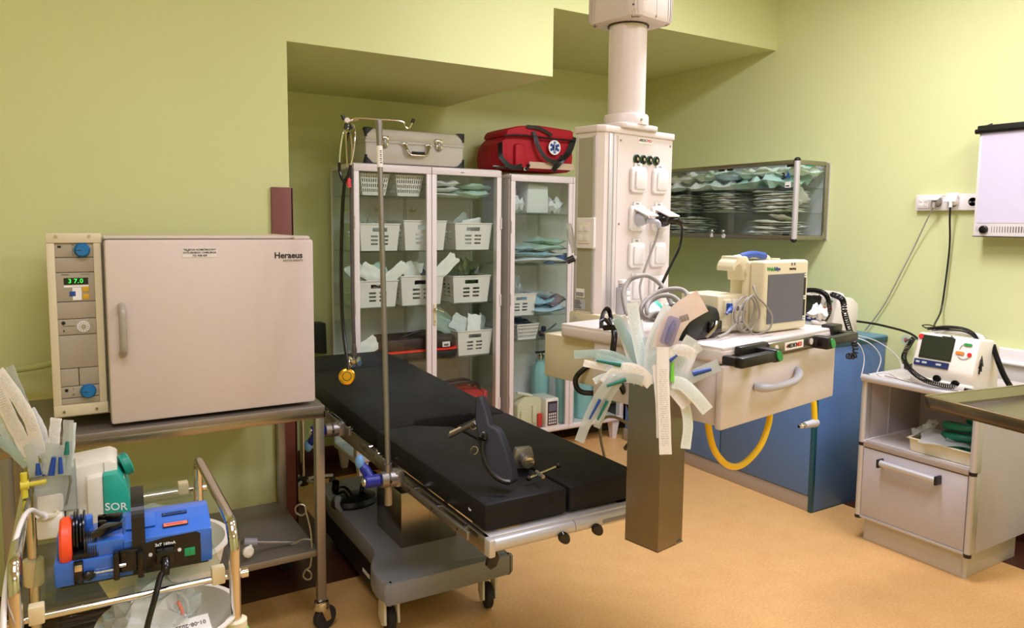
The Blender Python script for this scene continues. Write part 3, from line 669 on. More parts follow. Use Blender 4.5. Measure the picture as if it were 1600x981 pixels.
# ================================================================== glass-fronted cabinets
def cabinet(x0, x1, zt, shelves, label, mull, solid=False):
    t = thing('glass_fronted_cabinet', label, 'cabinet', ((x0+x1)/2, 4.15, 0))
    w_ = (x1-x0)/2; yf, yb = -.2, .2; zb = .125
    m = MB(); m.bx(-w_, w_, yf+.02, yb, zb, zb+.03, whitem, .004); m.bx(-w_, w_, yf+.02, yb, zt-.03, zt, whitem, .008)
    m.bx(-w_, w_, yb-.008, yb, zb+.03, zt-.03, whitem)
    for s_ in (-1, 1):
        m.bx(s_*w_-s_*.03, s_*w_, yf+.02, yf+.05, zb+.03, zt-.03, whitem, .003); m.bx(s_*w_-s_*.012, s_*w_, yb-.02, yb-.008, zb+.03, zt-.03, whitem)
    m.bx(-.01, .01, yb-.012, yb-.008, zb+.03, zt-.03, greylam); part(t, 'carcass', m)
    for s_ in (-1, 1):
        m = MB(); m.bx(s_*w_-s_*.007, s_*w_-s_*.002, yf+.05, yb-.02, zb+.03, zt-.03, glassg); part(t, 'side_glass', m)
    if solid: m = MB(); m.bx(-w_, -w_+.012, yf+.05, yb-.01, zb+.03, zt-.03, whitem); part(t, 'side_panel', m)
    for z in shelves:
        m = MB(); m.bx(-w_+.013, w_-.013, yf+.04, yb-.01, z-.007, z-.001, glassg); part(t, 'glass_shelf', m)
        
    c = mull-(x0+x1)/2
    for a, b, hs in ((-w_, c, -1), (c, w_, 1)):
        m = MB(); a += .0015; b -= .0015; f = .031
        m.bx(a, b, yf, yf+.018, zb+.012, zb+.012+f, whitem, .003); m.bx(a, b, yf, yf+.018, zt-.005-f*1.3, zt-.005, whitem, .005)
        m.bx(a, a+f, yf, yf+.018, zb+.012+f, zt-.005-f*1.3, whitem, .003); m.bx(b-f, b, yf, yf+.018, zb+.012+f, zt-.005-f*1.3, whitem, .003)
        d = part(t, 'door', m)
        m = MB(); m.bx(a+f-.004, b-f+.004, yf+.008, yf+.012, zb+.012+f-.004, zt-.005-f*1.3+.004, glass); part(d, 'door_glass', m)
        for z in (zt-.36, .99, .34):
            m = MB(); xx = a+.004 if hs < 0 else b-.004; m.cyl((xx, yf-.004, z), (xx, yf-.004, z+.07), .005, whitem, 10); part(d, 'hinge', m)
    for x in (-w_+.05, w_-.05):
        for y in (yf+.05, yb-.04):
            m = MB(); m.add([(x+a*k, y+b*k, z) for z, k in ((0, .016), (zb, .03)) for a, b in ((-1, -1), (1, -1), (1, 1), (-1, 1))], [(3, 2, 1, 0), (4, 5, 6, 7), (0, 1, 5, 4), (1, 2, 6, 5), (2, 3, 7, 6), (3, 0, 4, 7)], whitem); part(t, 'leg', m)
    return t, c
t, c = cabinet(1.39, 2.33, 1.82, (1.645, 1.333, 1.01, .682), 'white glass-fronted cabinet with the metal case on top and baskets on its shelves', 1.86)
m = MB(); m.bx(c+.008, c+.026, -.206, -.2, .895, 1.02, tape, .002); m.lathe([(.009, 0), (.009, .012)], chrome, (c+.017, -.206, .99), (0, -1, 0), 16); m.tube([(c+.017, -.222, .99), (c+.03, -.226, .987), (c+.065, -.226, .974)], .005, chrome, 10, 3); m.bx(c+.0155, c+.0185, -.2075, -.206, .912, .922, ink); part(t, 'door_handle', m, 'chrome lever handle on brass-coloured plate')
m = MB(); m.bx(.18, .215, -.2012, -.2, 1.79, 1.8, paperw); m.bx(.185, .21, -.2016, -.2, 1.791, 1.7945, ink); part(t, 'inventory_sticker', m)
for x in (1.47, 1.67, 1.9):
    m = MB(); m.lathe([(.013, 0), (.013, .003)], tape, (x-1.86, .19, 1.57), (0, -1, 0), 16); m.tube([(x-1.86, .187, 1.57), (x-1.85, .16, 1.565), (x-1.84, .15, 1.585)], .003, tape, 8, 3); part(t, 'coat_hook', m)
t, c = cabinet(2.396, 3.335, 1.802, (1.56, 1.235, .908, .75), 'white glass-fronted cabinet with the red bag on top and cylinders at its bottom', 2.868, True)

def grid_wall(m, o, u, v, nu, nv, hole, mt, th, nrm):
    """panel of nu x nv cells from corner o; hole(i, j) leaves the cell open"""
    o, u, v, nrm = Vector(o), Vector(u), Vector(v), Vector(nrm)*th
    for j in range(nv):
        i = 0
        while i < nu:
            if hole(i, j): i += 1; continue
            k = i
            while k < nu and not hole(k, j): k += 1
            a = o+u*(i/nu)+v*(j/nv); b = o+u*(k/nu)+v*(j/nv); c_ = o+u*(k/nu)+v*((j+1)/nv); d = o+u*(i/nu)+v*((j+1)/nv)
            m.add([a, b, c_, d, a+nrm, b+nrm, c_+nrm, d+nrm], [(3, 2, 1, 0), (4, 5, 6, 7), (0, 1, 5, 4), (1, 2, 6, 5), (2, 3, 7, 6), (3, 0, 4, 7)], mt); i = k
def basket_mesh(w_, d_, h, tp, kind):
    m = MB(); a, b = w_/2, d_/2; a2, b2 = a-tp, b-tp
    if kind == 'slot':
        nu, nv = 22, 14
        def hf(i, j): return (7 <= i <= 14 and 10 <= j <= 11) or (j in (3, 5, 7) and i in (6, 7, 8, 9, 12, 13, 14, 15))
        def hs(i, j): return j in (3, 5, 7, 9) and i in (4, 5, 6, 9, 10, 11, 14, 15, 16)
    else:
        nu, nv = 25, 13
        def hf(i, j): return i % 2 == 1 and j in (2, 3, 5, 6, 8, 9, 11)
        hs = hf
    for sy, hh in ((-1, hf), (1, hf)):
        grid_wall(m, (-a2, sy*b2, 0), (2*a2, 0, 0), (0, 0, h), nu, nv, hh, whitepl, .002, (0, -sy, 0))
        n0 = len(m.v)-1
    for sx in (-1, 1): grid_wall(m, (sx*a2, -b2, 0), (0, 2*b2, 0), (0, 0, h), nu, nv, hs, whitepl, .002, (-sx, 0, 0))
    for q in m.v:  # taper outwards to the rim
        k = q.z/h; q.x *= 1+k*(a/a2-1); q.y *= 1+k*(b/b2-1)
    m.bx(-a2, a2, -b2, b2, 0, .003, whitepl)
    for s_ in (-1, 1):
        m.bx(-a-.004, a+.004, s_*b-.004, s_*b+.004, h-.004, h+.003, whitepl, .0015); m.bx(s_*a-.004, s_*a+.004, -b-.004, b+.004, h-.004, h+.003, whitepl, .0015)
    return m
def basket(x, y, z, w_, d_, h, tp, kind, label, group=None):
    o = solo('plastic_basket', basket_mesh(w_, d_, h, tp, kind), label, 'basket', group); o.location = (x, y, z); return o
b0 = basket(1.535, 4.13, 1.647, .175, .25, .118, .02, 'mesh', 'white mesh basket on the top cabinet shelf, the left one of two')
b = b0.copy(); C.objects.link(b); b.location = (1.745, 4.13, 1.647); b['label'] = 'white mesh basket on the top cabinet shelf, the right one nearest the door edge'
bs = basket(1.563, 4.14, 1.334, .245, .27, .152, .014, 'slot', 'white slotted basket with cellophane bag on the second cabinet shelf, leftmost of the row')
def bcopy(x, y, z, label, s=1.0):
    b = bs.copy(); C.objects.link(b); b.location = (x, y, z); b['label'] = label; b.scale = (s, 1, s); return b
bcopy(1.845, 4.14, 1.334, 'white slotted basket in the middle of the second shelf of the left cabinet', 1.13)
bcopy(2.165, 4.14, 1.334, 'white slotted basket at the right end of the second cabinet shelf', 1.05)
bcopy(1.55, 4.14, 1.011, 'white slotted basket with torn paper wrappings on the third cabinet shelf, leftmost of the row')
bcopy(1.825, 4.14, 1.011, 'white slotted basket full of paper packs in the middle of the third cabinet shelf', 1.13)
bcopy(2.155, 4.14, 1.011, 'white slotted basket with crinkled green cellophane at the right end of the third shelf', 1.07)
bcopy(2.18, 4.14, .683, 'white slotted basket with gauze packs on the fourth shelf beside the dark zipped case', 1.0)
bcopy(2.517, 4.14, .909, 'white slotted basket standing at the left end of a shelf in the right cabinet', .92)
b = basket(2.565, 4.12, .751, .17, .24, .1, .016, 'mesh', 'small white mesh basket holding a black cloth on the right cabinet shelf')

# ---- soft packs: pillow-like sleeves and crumpled wraps
def pouch_mesh(w_, d_, h, mt, seed, fold=.35, n=9):
    rnd = random.Random(seed); m = MB(); vs = []
    ph = [rnd.uniform(0, 6.28) for _ in range(6)]; fx, fy = rnd.uniform(5, 9), rnd.uniform(4, 8)
    for side in (1, -1):
        for j in range(n):
            for i in range(n):
                u_, v_ = i/(n-1)*2-1, j/(n-1)*2-1
                e = max(0, (1-u_**4)*(1-v_**4))**.35
                wv = math.sin(u_*fx+ph[0]+v_*3)*.5+math.sin(v_*fy+ph[1]-u_*4)*.5+rnd.uniform(-.5, .5)
                z = side*h*.5*e*(.75+fold*wv)+h*.5+.35*h*fold*math.sin(u_*2.3+ph[2])*math.cos(v_*2+ph[3])
                vs.append((u_*w_/2*(1+.05*math.sin(v_*7+ph[4])), v_*d_/2*(1+.06*math.sin(u_*6+ph[5])), max(z, .0005 if side < 0 else .001)))
    fs = []
    for s_ in (0, 1):
        for j in range(n-1):
            for i in range(n-1):
                a = s_*n*n+j*n+i; q = (a, a+1, a+n+1, a+n); fs.append(q if s_ == 0 else q[::-1])
    for i in range(n-1):
        for a, b in ((i, i+1), ((n-1)*n+i+1, (n-1)*n+i)): fs.append((b, a, a+n*n, b+n*n))
        for a, b in (((i+1)*n, i*n), (i*n+n-1, (i+1)*n+n-1)): fs.append((b, a, a+n*n, b+n*n))
    m.add(vs, fs, mt); return m
POUCH = {}
def pack(name, x, y, z, w_, d_, h, mt, label, cat, group=None, rx=0, ry=0, rz=0, seed=None, fold=.35):
    key = (name, round(w_, 3), round(d_, 3), round(h, 3), mt.name, seed)
    if key not in POUCH: POUCH[key] = finish(pouch_mesh(w_, d_, h, mt, seed if seed is not None else len(POUCH), fold), name)
    o = bpy.data.objects.new(name, POUCH[key]); C.objects.link(o)
    o.location = (x, y, z); o.rotation_euler = (rx, ry, rz); return tag(o, label, cat, group)
def cellophane(name, x, y, z, w_, d_, h, mt, label, cat, seed=1):
    rnd = random.Random(seed); b = bmesh.new(); bmesh.ops.create_icosphere(b, subdivisions=3, radius=.5)
    for v in b.verts:
        k = 1+rnd.uniform(-.28, .12); v.co = Vector((v.co.x*w_*k, v.co.y*d_*k, (v.co.z+.5)*h*k))
        v.co.z = max(v.co.z, .001)
    m = MB(); b.verts.index_update(); m.add([v.co.copy() for v in b.verts], [[q.index for q in f.verts] for f in b.faces], mt); b.free()
    me = finish(m, name); 
    for p in me.polygons: p.use_smooth = False
    o = bpy.data.objects.new(name, me); C.objects.link(o); o.location = (x, y, z); return tag(o, label, cat)
# top shelf, right half: folded white drapes
for k, (x, y, z, w_, h, mt, lb) in enumerate([
        (1.99, 4.1, 1.647, .2, .03, linen, 'flat white wrapped pack at the bottom of the top-shelf pile in the left cabinet'),
        (1.98, 4.1, 1.679, .19, .03, linen, 'white wrapped pack lying second in the top-shelf pile'),
        (1.985, 4.1, 1.71, .17, .04, linen, 'white wrapped pack crowning the top-shelf pile of the left cabinet'),
        (2.17, 4.1, 1.647, .22, .05, lineng, 'pale green folded drape pack right of the white pile on the top shelf'),
        (2.2, 4.12, 1.698, .2, .04, lineng, 'pale green folded drape lying on top of another one at the top shelf right end')]):
    pack('wrapped_pack', x, y, z, w_, .22, h, mt, lb, 'wrapped pack', None, 0, 0, R(8*k-14), 30+k, .5)
cellophane('cellophane_bag', 1.56, 4.13, 1.35, .18, .18, .16, film, 'clear cellophane bag bulging from the leftmost second-shelf basket', 'plastic bag', 3)
cellophane('cellophane_bag', 2.15, 4.13, 1.03, .24, .2, .24, glassmat('green_cellophane', (120, 170, 110), .1, 2.2, .18, (120, 150, 90)), 'crinkled green cellophane bag bulging from a basket in the left cabinet', 'plastic bag', 5)
cellophane('cellophane_bag', 2.53, 4.16, .93, .15, .15, .24, film, 'clear cellophane bag standing in a basket of the right cabinet', 'plastic bag', 6)
def sheetpaper(x, y, z, w_, h, rz, ry, rx, label, mt=paperw, seed=0, cat='paper sleeve', name='paper_sleeve', group=None):
    o = pack(name, x, y, z, w_, h, .008, mt, label, cat, group, R(90)+rx, ry, rz, 60+seed, .8); return o
lst = [(2.12, 4.12, 1.5, .06, .18, .2, R(58), -.2, 'upright frosted sleeve leaning out of the right second-shelf basket', filmw),
       (2.2, 4.1, 1.5, .045, .16, .1, R(82), -.2, 'white rolled sleeve lying across the right second-shelf basket', paperw),
       (1.47, 4.1, 1.19, .1, .16, .1, R(-35), -.3, 'torn white wrapper leaning left in the leftmost third-shelf basket', paperw),
       (1.53, 4.05, 1.2, .09, .15, -.1, R(-62), .1, 'white paper sleeve lying low across the leftmost third-shelf basket', paperw),
       (1.6, 4.1, 1.2, .1, .13, .2, R(-20), -.4, 'pale wrapper standing behind the pole in the leftmost third-shelf basket', lineng),
       (1.655, 4.02, 1.2, .07, .17, 0, R(50), .1, 'white paper sleeve pointing up right between two third-shelf baskets', paperw),
       (1.78, 4.08, 1.2, .09, .12, .1, R(-30), -.3, 'white paper sleeve tipped left in the middle third-shelf basket', paperw),
       (1.83, 4.12, 1.2, .08, .12, -.2, R(15), -.2, 'white paper sleeve upright in the middle third-shelf basket', paperw),
       (1.965, 4.02, 1.22, .08, .22, 0, R(45), .1, 'long white paper sleeve sticking up from the middle third-shelf basket', paperw),
       (2.12, 4.08, .87, .1, .14, .1, R(-60), -.2, 'white gauze sleeve lying in the fourth-shelf basket', linen),
       (2.2, 4.06, .875, .09, .11, -.1, R(10), -.3, 'white gauze sleeve standing in the fourth-shelf basket', paperw),
       (2.26, 4.08, .87, .07, .11, .3, R(30), -.2, 'clear sleeve leaning in the fourth-shelf basket', filmw),
       (2.03, 4.1, .86, .09, .22, .1, R(-65), -.2, 'frosted tube sleeve lying left above the fourth-shelf basket', filmg),
       (2.06, 4.13, .88, .08, .22, .1, R(-50), -.2, 'second frosted tube sleeve behind the first above the fourth-shelf basket', filmg)]
for i, (x, y, z, w_, h, rz, ry, rx, lb, mt) in enumerate(lst): sheetpaper(x, y, z, w_, h, rz, ry, rx, lb, mt, i)
pack('cloth_pack', 1.57, 4.14, 1.12, .18, .18, .07, navy, 'navy cloth tucked in the leftmost third-shelf basket', 'cloth', None, 0, 0, .2, 80)
pack('cloth_pack', 1.84, 4.16, 1.12, .18, .16, .09, navy, 'navy cloth tucked in the middle third-shelf basket', 'cloth', None, 0, 0, -.2, 81)
# fourth shelf: dark zipped case with red piping, sleeves left of it
t = thing('zipped_case', 'dark zipped case with red piping on the fourth shelf of the left cabinet', 'case', (1.81, 4.13, .683))
m = MB(); m.prism([(x, y) for x, y in rrect(.5, .26, .06)], mat('dark_brown_nylon', (52, 34, 30), .6), (0, 0, .06), X, Y, Z*.075, .02); m.tube([(-.1, -.06, .13), (0, -.09, .165), (.06, -.08, .165), (.12, -.06, .13)], .008, black, 8, 4); part(t, 'upper_shell', m)
m = MB(); m.prism(rrect(.52, .27, .06), mat('black_nylon', (24, 22, 24), .6), (0, 0, .001), X, Y, Z*.05, .012); part(t, 'lower_shell', m)
m = MB(); m.prism(rrect(.53, .28, .065), redb, (0, 0, .051), X, Y, Z*.012); part(t, 'red_piping', m, 'bright red piping')
m = MB(); m.bx(.14, .19, -.138, -.134, .07, .1, paperw); m.bx(.15, .18, -.1392, -.138, .075, .088, inkg); part(t, 'inventory_sticker', m)
pack('wrapped_pack', 1.49, 4.08, .683, .12, .18, .06, paleblue, 'pale blue pack at the left end of the fourth cabinet shelf', 'wrapped pack', None, 0, 0, .2, 90)
sheetpaper(1.5, 4.05, .78, .09, .13, 0, R(60), 0, 'white sleeve propped on the pale blue fourth-shelf pack', paperw, 41)
# bottom of left cabinet: red bag with black handles and a red plastic box
t = thing('red_bag', 'red bag with black carrying handles on the floor of the left cabinet', 'bag', (2.13, 4.12, .157))
m = MB(Matrix.Diagonal((1.2, 1, 1.5, 1))); m.prism([(-.15, 0), (.12, 0), (.13, .12), (.1, .2), (-.12, .2), (-.16, .12)], red, (0, -.1, 0), X, Z, Y*.2, .025); part(t, 'bag_body', m)
for dy in (-.06, .03):
    m = MB(Matrix.Diagonal((1.2, 1, 1.5, 1))); m.tube([(-.14, dy, .17), (-.1, dy-.02, .225), (0, dy-.03, .235), (.07, dy-.02, .22), (.1, dy, .17)], .009, mat('dark_strap', (36, 20, 22), .6), 8, 5); part(t, 'handle', m)
m = MB(); m.bx(2.27, 2.3, 4.05, 4.2, .157, .44, pink, .01); solo('red_plastic_folder', m, 'thin pinkish red plastic folder upright beside the red bag', 'folder')
# right cabinet contents
pack('wrapped_pack', 2.5, 4.1, 1.563, .1, .15, .12, linen, 'white pack at the left end of the right cabinet top shelf', 'wrapped pack', None, 0, 0, 0, 95)
m = MB(); m.bx(2.44, 2.55, 4.13, 4.25, 1.563, 1.72, paperw, .006); m.bx(2.47, 2.53, 4.128, 4.13, 1.67, 1.69, inkblue); solo('carton', m, 'white carton with a blue band behind the packs on the right cabinet top shelf', 'carton')
m = MB(); m.prism([(-.085, 0), (.085, 0), (.08, .175), (.02, .182), (-.06, .19), (-.078, .185)], linen, (2.64, 4.02, 1.563), X, Z, Y*.12, .012); solo('white_paper_bag', m, 'tall square white paper bag on the right cabinet top shelf', 'bag')
pack('wrapped_pack', 2.79, 4.1, 1.563, .12, .15, .1, linen, 'white crumpled pack at the right end of the right cabinet top shelf', 'wrapped pack', None, 0, 0, .3, 97, .6)
for k, (x, z, w_, h, mt, lb) in enumerate([
        (2.68, 1.237, .4, .045, linen, 'broad white drape pack at the bottom of the second-shelf pile in the right cabinet'),
        (2.62, 1.28, .3, .04, linenb, 'pale blue drape pack in the second-shelf pile of the right cabinet'),
        (2.73, 1.282, .28, .03, linen, 'white drape lying right of the pale blue one in the second-shelf pile'),
        (2.74, 1.315, .27, .045, lineng, 'grey-green drape pack on the second-shelf pile of the right cabinet'),
        (2.76, 1.362, .2, .04, lineng, 'small grey-green pack topping the second-shelf pile of the right cabinet'),
        (2.53, 1.322, .12, .03, paleblue, 'small pale blue pack at the left of the second-shelf pile')]):
    pack('wrapped_pack', x, 4.12, z, w_, .24, h, mt, lb, 'wrapped pack', None, 0, 0, R(6*k-12), 100+k, .5)
m = MB(); m.prism([(-.1, 0), (.08, 0), (.09, .07), (.03, .055)], mat('royal_blue_cloth', (50, 80, 140), .7), (2.79, 4.0, 1.237), X, Z, Y*.05, .008); solo('blue_cloth', m, 'royal blue folded cloth at the right front of the second-shelf pile', 'cloth')
for k, (x, z, w_, h, mt, lb) in enumerate([
        (2.73, .91, .26, .05, paleblue, 'pale blue bagged pack on the third shelf of the right cabinet'),
        (2.7, .96, .2, .05, linenb, 'blue-grey bagged pack lying on the pale blue one'),
        (2.8, .955, .16, .07, glassmat('pinkish_film', (225, 200, 205), .15, 1.5, .45, (215, 190, 195)), 'pinkish clear bag at the right of the third shelf in the right cabinet'),
        (2.72, 1.012, .15, .04, filmw, 'frosted small bag topping the third-shelf packs of the right cabinet')]):
    pack('bagged_pack', x, 4.1, z, w_, .2, h, mt, lb, 'bagged pack', None, 0, 0, R(9*k), 110+k, .6)
pack('cloth_pack', 2.57, 4.13, .83, .13, .16, .05, black, 'black cloth in the small mesh basket of the right cabinet', 'cloth', None, 0, 0, .1, 120)
t = thing('surgical_instrument', 'steel instrument with a round head lying on the lowest shelf of the right cabinet', 'instrument', (2.75, 4.08, .752))
m = MB(); m.cyl((-.04, -.02, .012), (.09, .0, .075), .006, chrome, 12); m.cyl((-.02, .0, .012), (.12, -.03, .014), .009, steel, 12); part(t, 'rods', m)
m = MB(); m.lathe([(.012, -.012), (.02, -.01), (.02, .01), (.012, .012)], mat('brown_ring', (70, 40, 36), .4), (-.045, -.02, .021), (1, 0, .2), 20); part(t, 'head', m)
m = MB(); m.bx(2.76, 2.79, 4.12, 4.15, .752, .81, navy, .01); solo('ink_bottle', m, 'small dark blue bottle on the lowest shelf of the right cabinet', 'bottle')
# infusion pump and oxygen cylinders
t = thing('infusion_pump', 'beige infusion pump with keypad and red tab on the floor of the right cabinet', 'infusion pump', (2.65, 4.07, .157))
m = MB(); m.prism([(-.16, .0), (.03, 0), (.03, .2), (-.04, .215), (-.1, .22), (-.16, .17)], cream, (0, -.07, 0), X, Z, Y*.16, .012); m.bx(-.14, -.08, -.085, -.07, .03, .13, cream, .008); m.bx(-.05, -.02, -.085, -.07, .04, .16, cream, .006); m.tube([(-.16, -.06, .25), (-.08, -.06, .23), (-.04, -.06, .215)], .01, whiteold, 10, 3); part(t, 'pump_body', m)
m = MB(); m.bx(.03, .13, -.12, .06, .0, .2, whiteold, .008); kp = part(t, 'control_head', m)
m = MB(); m.bx(.042, .118, -.1215, -.1195, .02, .18, mat('plum_panel', (60, 44, 52), .4)); m.bx(.05, .11, -.1235, -.1215, .115, .165, screen)
for i in range(4):
    for j in range(4): m.bx(.05+i*.016, .061+i*.016, -.1235, -.1215, .03+j*.02, .043+j*.02, greylam)
part(kp, 'keypad', m)
m = MB(); m.bx(-.01, .022, -.09, -.07, .01, .1, redp, .006); part(t, 'red_tab', m, 'red tab')
def cyl_bottle(x, y, h, r, label):
    t = thing('oxygen_cylinder', label, 'gas cylinder', (x, y, .157), 0, None)
    m = MB(); prof = [(.001, 0), (r, .002), (r*1.04, h*.2), (r*.96, h*.4), (r*1.02, h*.6), (r*.97, h*.75), (r*.8, h*.86), (r*.42, h*.92), (r*.5, h*.95)]
    vs_ = len(m.v); m.lathe(prof, bottlep, n=40)
    for q in m.v:
        a = math.atan2(q.y, q.x); k = 1+.03*math.sin(a*9+q.z*5)*(.4+q.z/h); q.x *= k; q.y *= k
    part(t, 'cloth_sleeve', m)
    m = MB(); m.lathe([(.02, h*.9), (.02, h*.97), (.026, h*.975), (.026, h*1.02), (.014, h*1.03), (.014, h*1.06)], chrome, n=20); part(t, 'valve', m)
    m = MB(); m.tube([(-.04, 0, h*1.07), (-.02, 0, h*1.065), (.02, 0, h*1.065), (.04, 0, h*1.07)], .008, mat('dark_valve_wheel', (60, 40, 40), .4), 10, 3); part(t, 'valve_handle', m)
cyl_bottle(2.81, 4.22, .43, .06, 'farther oxygen cylinder in a pale teal cloth sleeve in the right cabinet')
cyl_bottle(2.905, 4.06, .46, .065, 'front oxygen cylinder in a pale teal cloth sleeve beside the infusion pump')
cyl_bottle(3.09, 4.1, .42, .07, 'thick oxygen cylinder in a teal cloth sleeve behind the right cabinet door')
t = thing('pressure_regulator', 'dark pressure regulator with a round dial hanging behind the right cabinet door', 'regulator', (3.12, 4.12, .585))
m = MB(); m.bx(-.07, .07, -.04, .04, .07, .16, mat('dark_grey_casting', (62, 60, 64), .4), .01); m.cyl((-.0, 0, 0), (0, 0, .07), .015, chrome, 12); part(t, 'body', m)
m = MB(); m.lathe([(.03, 0), (.03, .015), (.027, .016)], chrome, (-.02, -.04, .12), (0, -1, 0), 24); m.lathe([(.025, .0165), (.025, .017)], whitepl, (-.02, -.04, .12), (0, -1, 0), 24); m.box((-.015, -.0578, .124), (.02, .001, .002), ink, rot=Matrix.Rotation(-.6, 3, 'Y')); part(t, 'dial', m)
m = MB(); m.bx(3.1, 3.19, 4.05, 4.12, .752, .83, linen, .01); m.bx(3.09, 3.11, 4.03, 4.05, .81, .835, redp, .004); solo('sealed_kit', m, 'small white kit with a red seal on the lowest shelf behind the pendant', 'kit')

# ================================================================== on top of the cabinets
t = thing('aluminium_case', 'silver aluminium case with black corners on the left cabinet', 'case', (1.785, 4.16, 1.822), R(-2))
W_, Dd, H_ = .6, .34, .195
m = MB(); m.bx(-W_/2, W_/2, -Dd/2, Dd/2, .003, H_*.62, alucase, .008); part(t, 'case_body', m)
m = MB(); m.bx(-W_/2, W_/2, -Dd/2, Dd/2, H_*.64, H_, alucase, .008); part(t, 'lid', m)
m = MB(); m.bx(-W_/2-.003, W_/2+.003, -Dd/2-.003, Dd/2+.003, H_*.585, H_*.68, alu, .003); part(t, 'rim', m)
for sx in (-1, 1):
    for z, s2 in ((.0, 1), (H_, -1)):
        for sy in (-1, 1):
            m = MB(); cx_, cy_ = sx*W_/2, sy*Dd/2; L_ = .05
            m.prism([(0, 0), (-sx*L_, 0), (0, s2*L_)], black, (cx_+sx*.004, cy_+sy*.004, z-s2*.002), X, Z, Y*(-sy*.012), .0)
            m.prism([(0, 0), (-sy*L_, 0), (0, s2*L_)], black, (cx_+sx*.004, cy_+sy*.004, z-s2*.002), Y, Z, X*(-sx*.012), .0)
            m.bx(cx_-sx*.03, cx_+sx*.005, cy_-sy*.03, cy_+sy*.005, z-.003, z+.004, black, .002)
            part(t, 'corner_guard', m)
for x in (-.19, .14):
    m = MB(); m.bx(x-.02, x+.02, -Dd/2-.012, -Dd/2, H_*.5, H_*.64, chrome, .003); m.bx(x-.024, x+.024, -Dd/2-.01, -Dd/2, H_*.66, H_*.8, chrome, .003); m.cyl((x-.022, -Dd/2-.012, H_*.65), (x+.022, -Dd/2-.012, H_*.65), .005, chrome, 10); m.bx(x-.01, x+.01, -Dd/2-.017, -Dd/2-.01, H_*.45, H_*.72, steel, .003); part(t, 'latch', m)
m = MB(); m.tube([(-.075, -Dd/2-.012, .115), (-.065, -Dd/2-.025, .085), (-.052, -Dd/2-.032, .06), (-.03, -Dd/2-.034, .055), (.03, -Dd/2-.034, .055), (.052, -Dd/2-.032, .06), (.065, -Dd/2-.025, .085), (.075, -Dd/2-.012, .115)], .0085, chrome, 12, 4)
for x in (-.075, .075): m.bx(x-.022, x+.022, -Dd/2-.012, -Dd/2, .108, .126, chrome, .004)
h = part(t, 'carry_handle', m); m = MB(); m.bx(-.04, .04, -Dd/2-.04, -Dd/2-.026, .062, .076, black, .004); part(h, 'grip', m)
t = thing('emergency_bag', 'red emergency bag with black straps and a blue star badge on the right cabinet', 'bag', (2.65, 4.16, 1.832))
m = MB(); m.prism([(-.31, 0), (.26, 0), (.27, .1), (.25, .25), (-.2, .25), (-.3, .16), (-.32, .08)], red, (0, -.14, 0), X, Z, Y*.28, .03); m.bx(-.31, -.24, -.16, .1, .01, .17, red, .03); m.bx(-.2, -.12, -.17, -.1, .01, .16, red, .02); part(t, 'bag_body', m)
m = MB(); m.prism([(-.27, .2), (.25, .205), (.255, .27), (-.03, .285), (-.17, .27), (-.25, .245)], red, (0, -.16, 0), X, Z, Y*.3, .02); m.tube([(-.28, -.165, .2), (-.15, -.172, .21), (.1, -.172, .203), (.26, -.165, .205)], .006, black, 8, 3); part(t, 'lid_flap', m)
m = MB(); m.strip([(-.3, -.15, .16), (-.31, -.18, .07), (-.24, -.19, .01), (-.16, -.185, .02)], (.4, -.1, .9), .03, black, .003)
m.strip([(-.07, -.172, .24), (-.04, -.19, .14), (.02, -.2, .07), (.1, -.2, .06), (.14, -.19, .1)], (.6, 0, .5), .028, black, .003)
m.strip([(.26, -.15, .23), (.2, -.18, .13), (.12, -.195, .06), (.07, -.19, .0)], (.8, 0, .5), .038, black, .003)
m.strip([(-.12, -.172, .268), (-.03, -.178, .262), (.07, -.175, .225)], (.2, 0, 1), .02, black, .003); part(t, 'carry_strap', m)
m = MB(); m.bx(-.1, .245, -.1735, -.167, .012, .052, mat('beige_reflective_strip', (200, 178, 150), .4, bump=.3)); part(t, 'reflective_strip', m)
m = MB(); m.lathe([(.046, 0), (.046, .002)], inkwhite, (.09, -.172, .15), (0, -1, 0), 36)
for k in range(3): m.box((.09, -.1755, .15), (.017, .002, .074), inkblue, rot=Matrix.Rotation(R(60*k), 3, 'Y'))
m.tube([(.088, -.1775, .118), (.09, -.1775, .182)], .0016, inkwhite, 6); m.tube([(.09, -.178, .175), (.094, -.178, .17), (.086, -.178, .16), (.094, -.178, .15), (.086, -.178, .14), (.092, -.178, .13)], .0013, inkwhite, 6, 3); part(t, 'star_badge', m, 'round white badge with a blue six-armed star')
t = thing('folding_bracket', 'black folded metal bracket lying across the front edge of the two cabinets', 'bracket', (2.43, 4.0, 1.825))
m = MB(); m.box((0, 0, .012), (.26, .018, .009), mat('dark_steel', (60, 55, 52), .35, .8), rot=R(6)); m.box((.0, .02, .022), (.24, .016, .008), steel, rot=R(-4)); m.cyl((.09, -.015, .012), (.09, .03, .022), .012, chrome, 12); part(t, 'bars', m)
for x, z in ((-.02, .005), (.1, .008), (.11, .03)):
    m = MB(); m.ball((x, -.02, z+.005), .011, black, n=12); part(t, 'knob', m)
# ================================================================== ceiling pendant with its shelf and drawer unit
PO = (1.473, 1.355, 0); PA = R(10)
PM = TR(*PO, PA)
def PL(x, y, z): return PM @ Vector((x, y, z))
t = thing('ceiling_supply_pendant', 'white ceiling pendant with sockets, a shelf, a drawer and black rail handles', 'medical pendant', PO, PA)
ST = 1.18
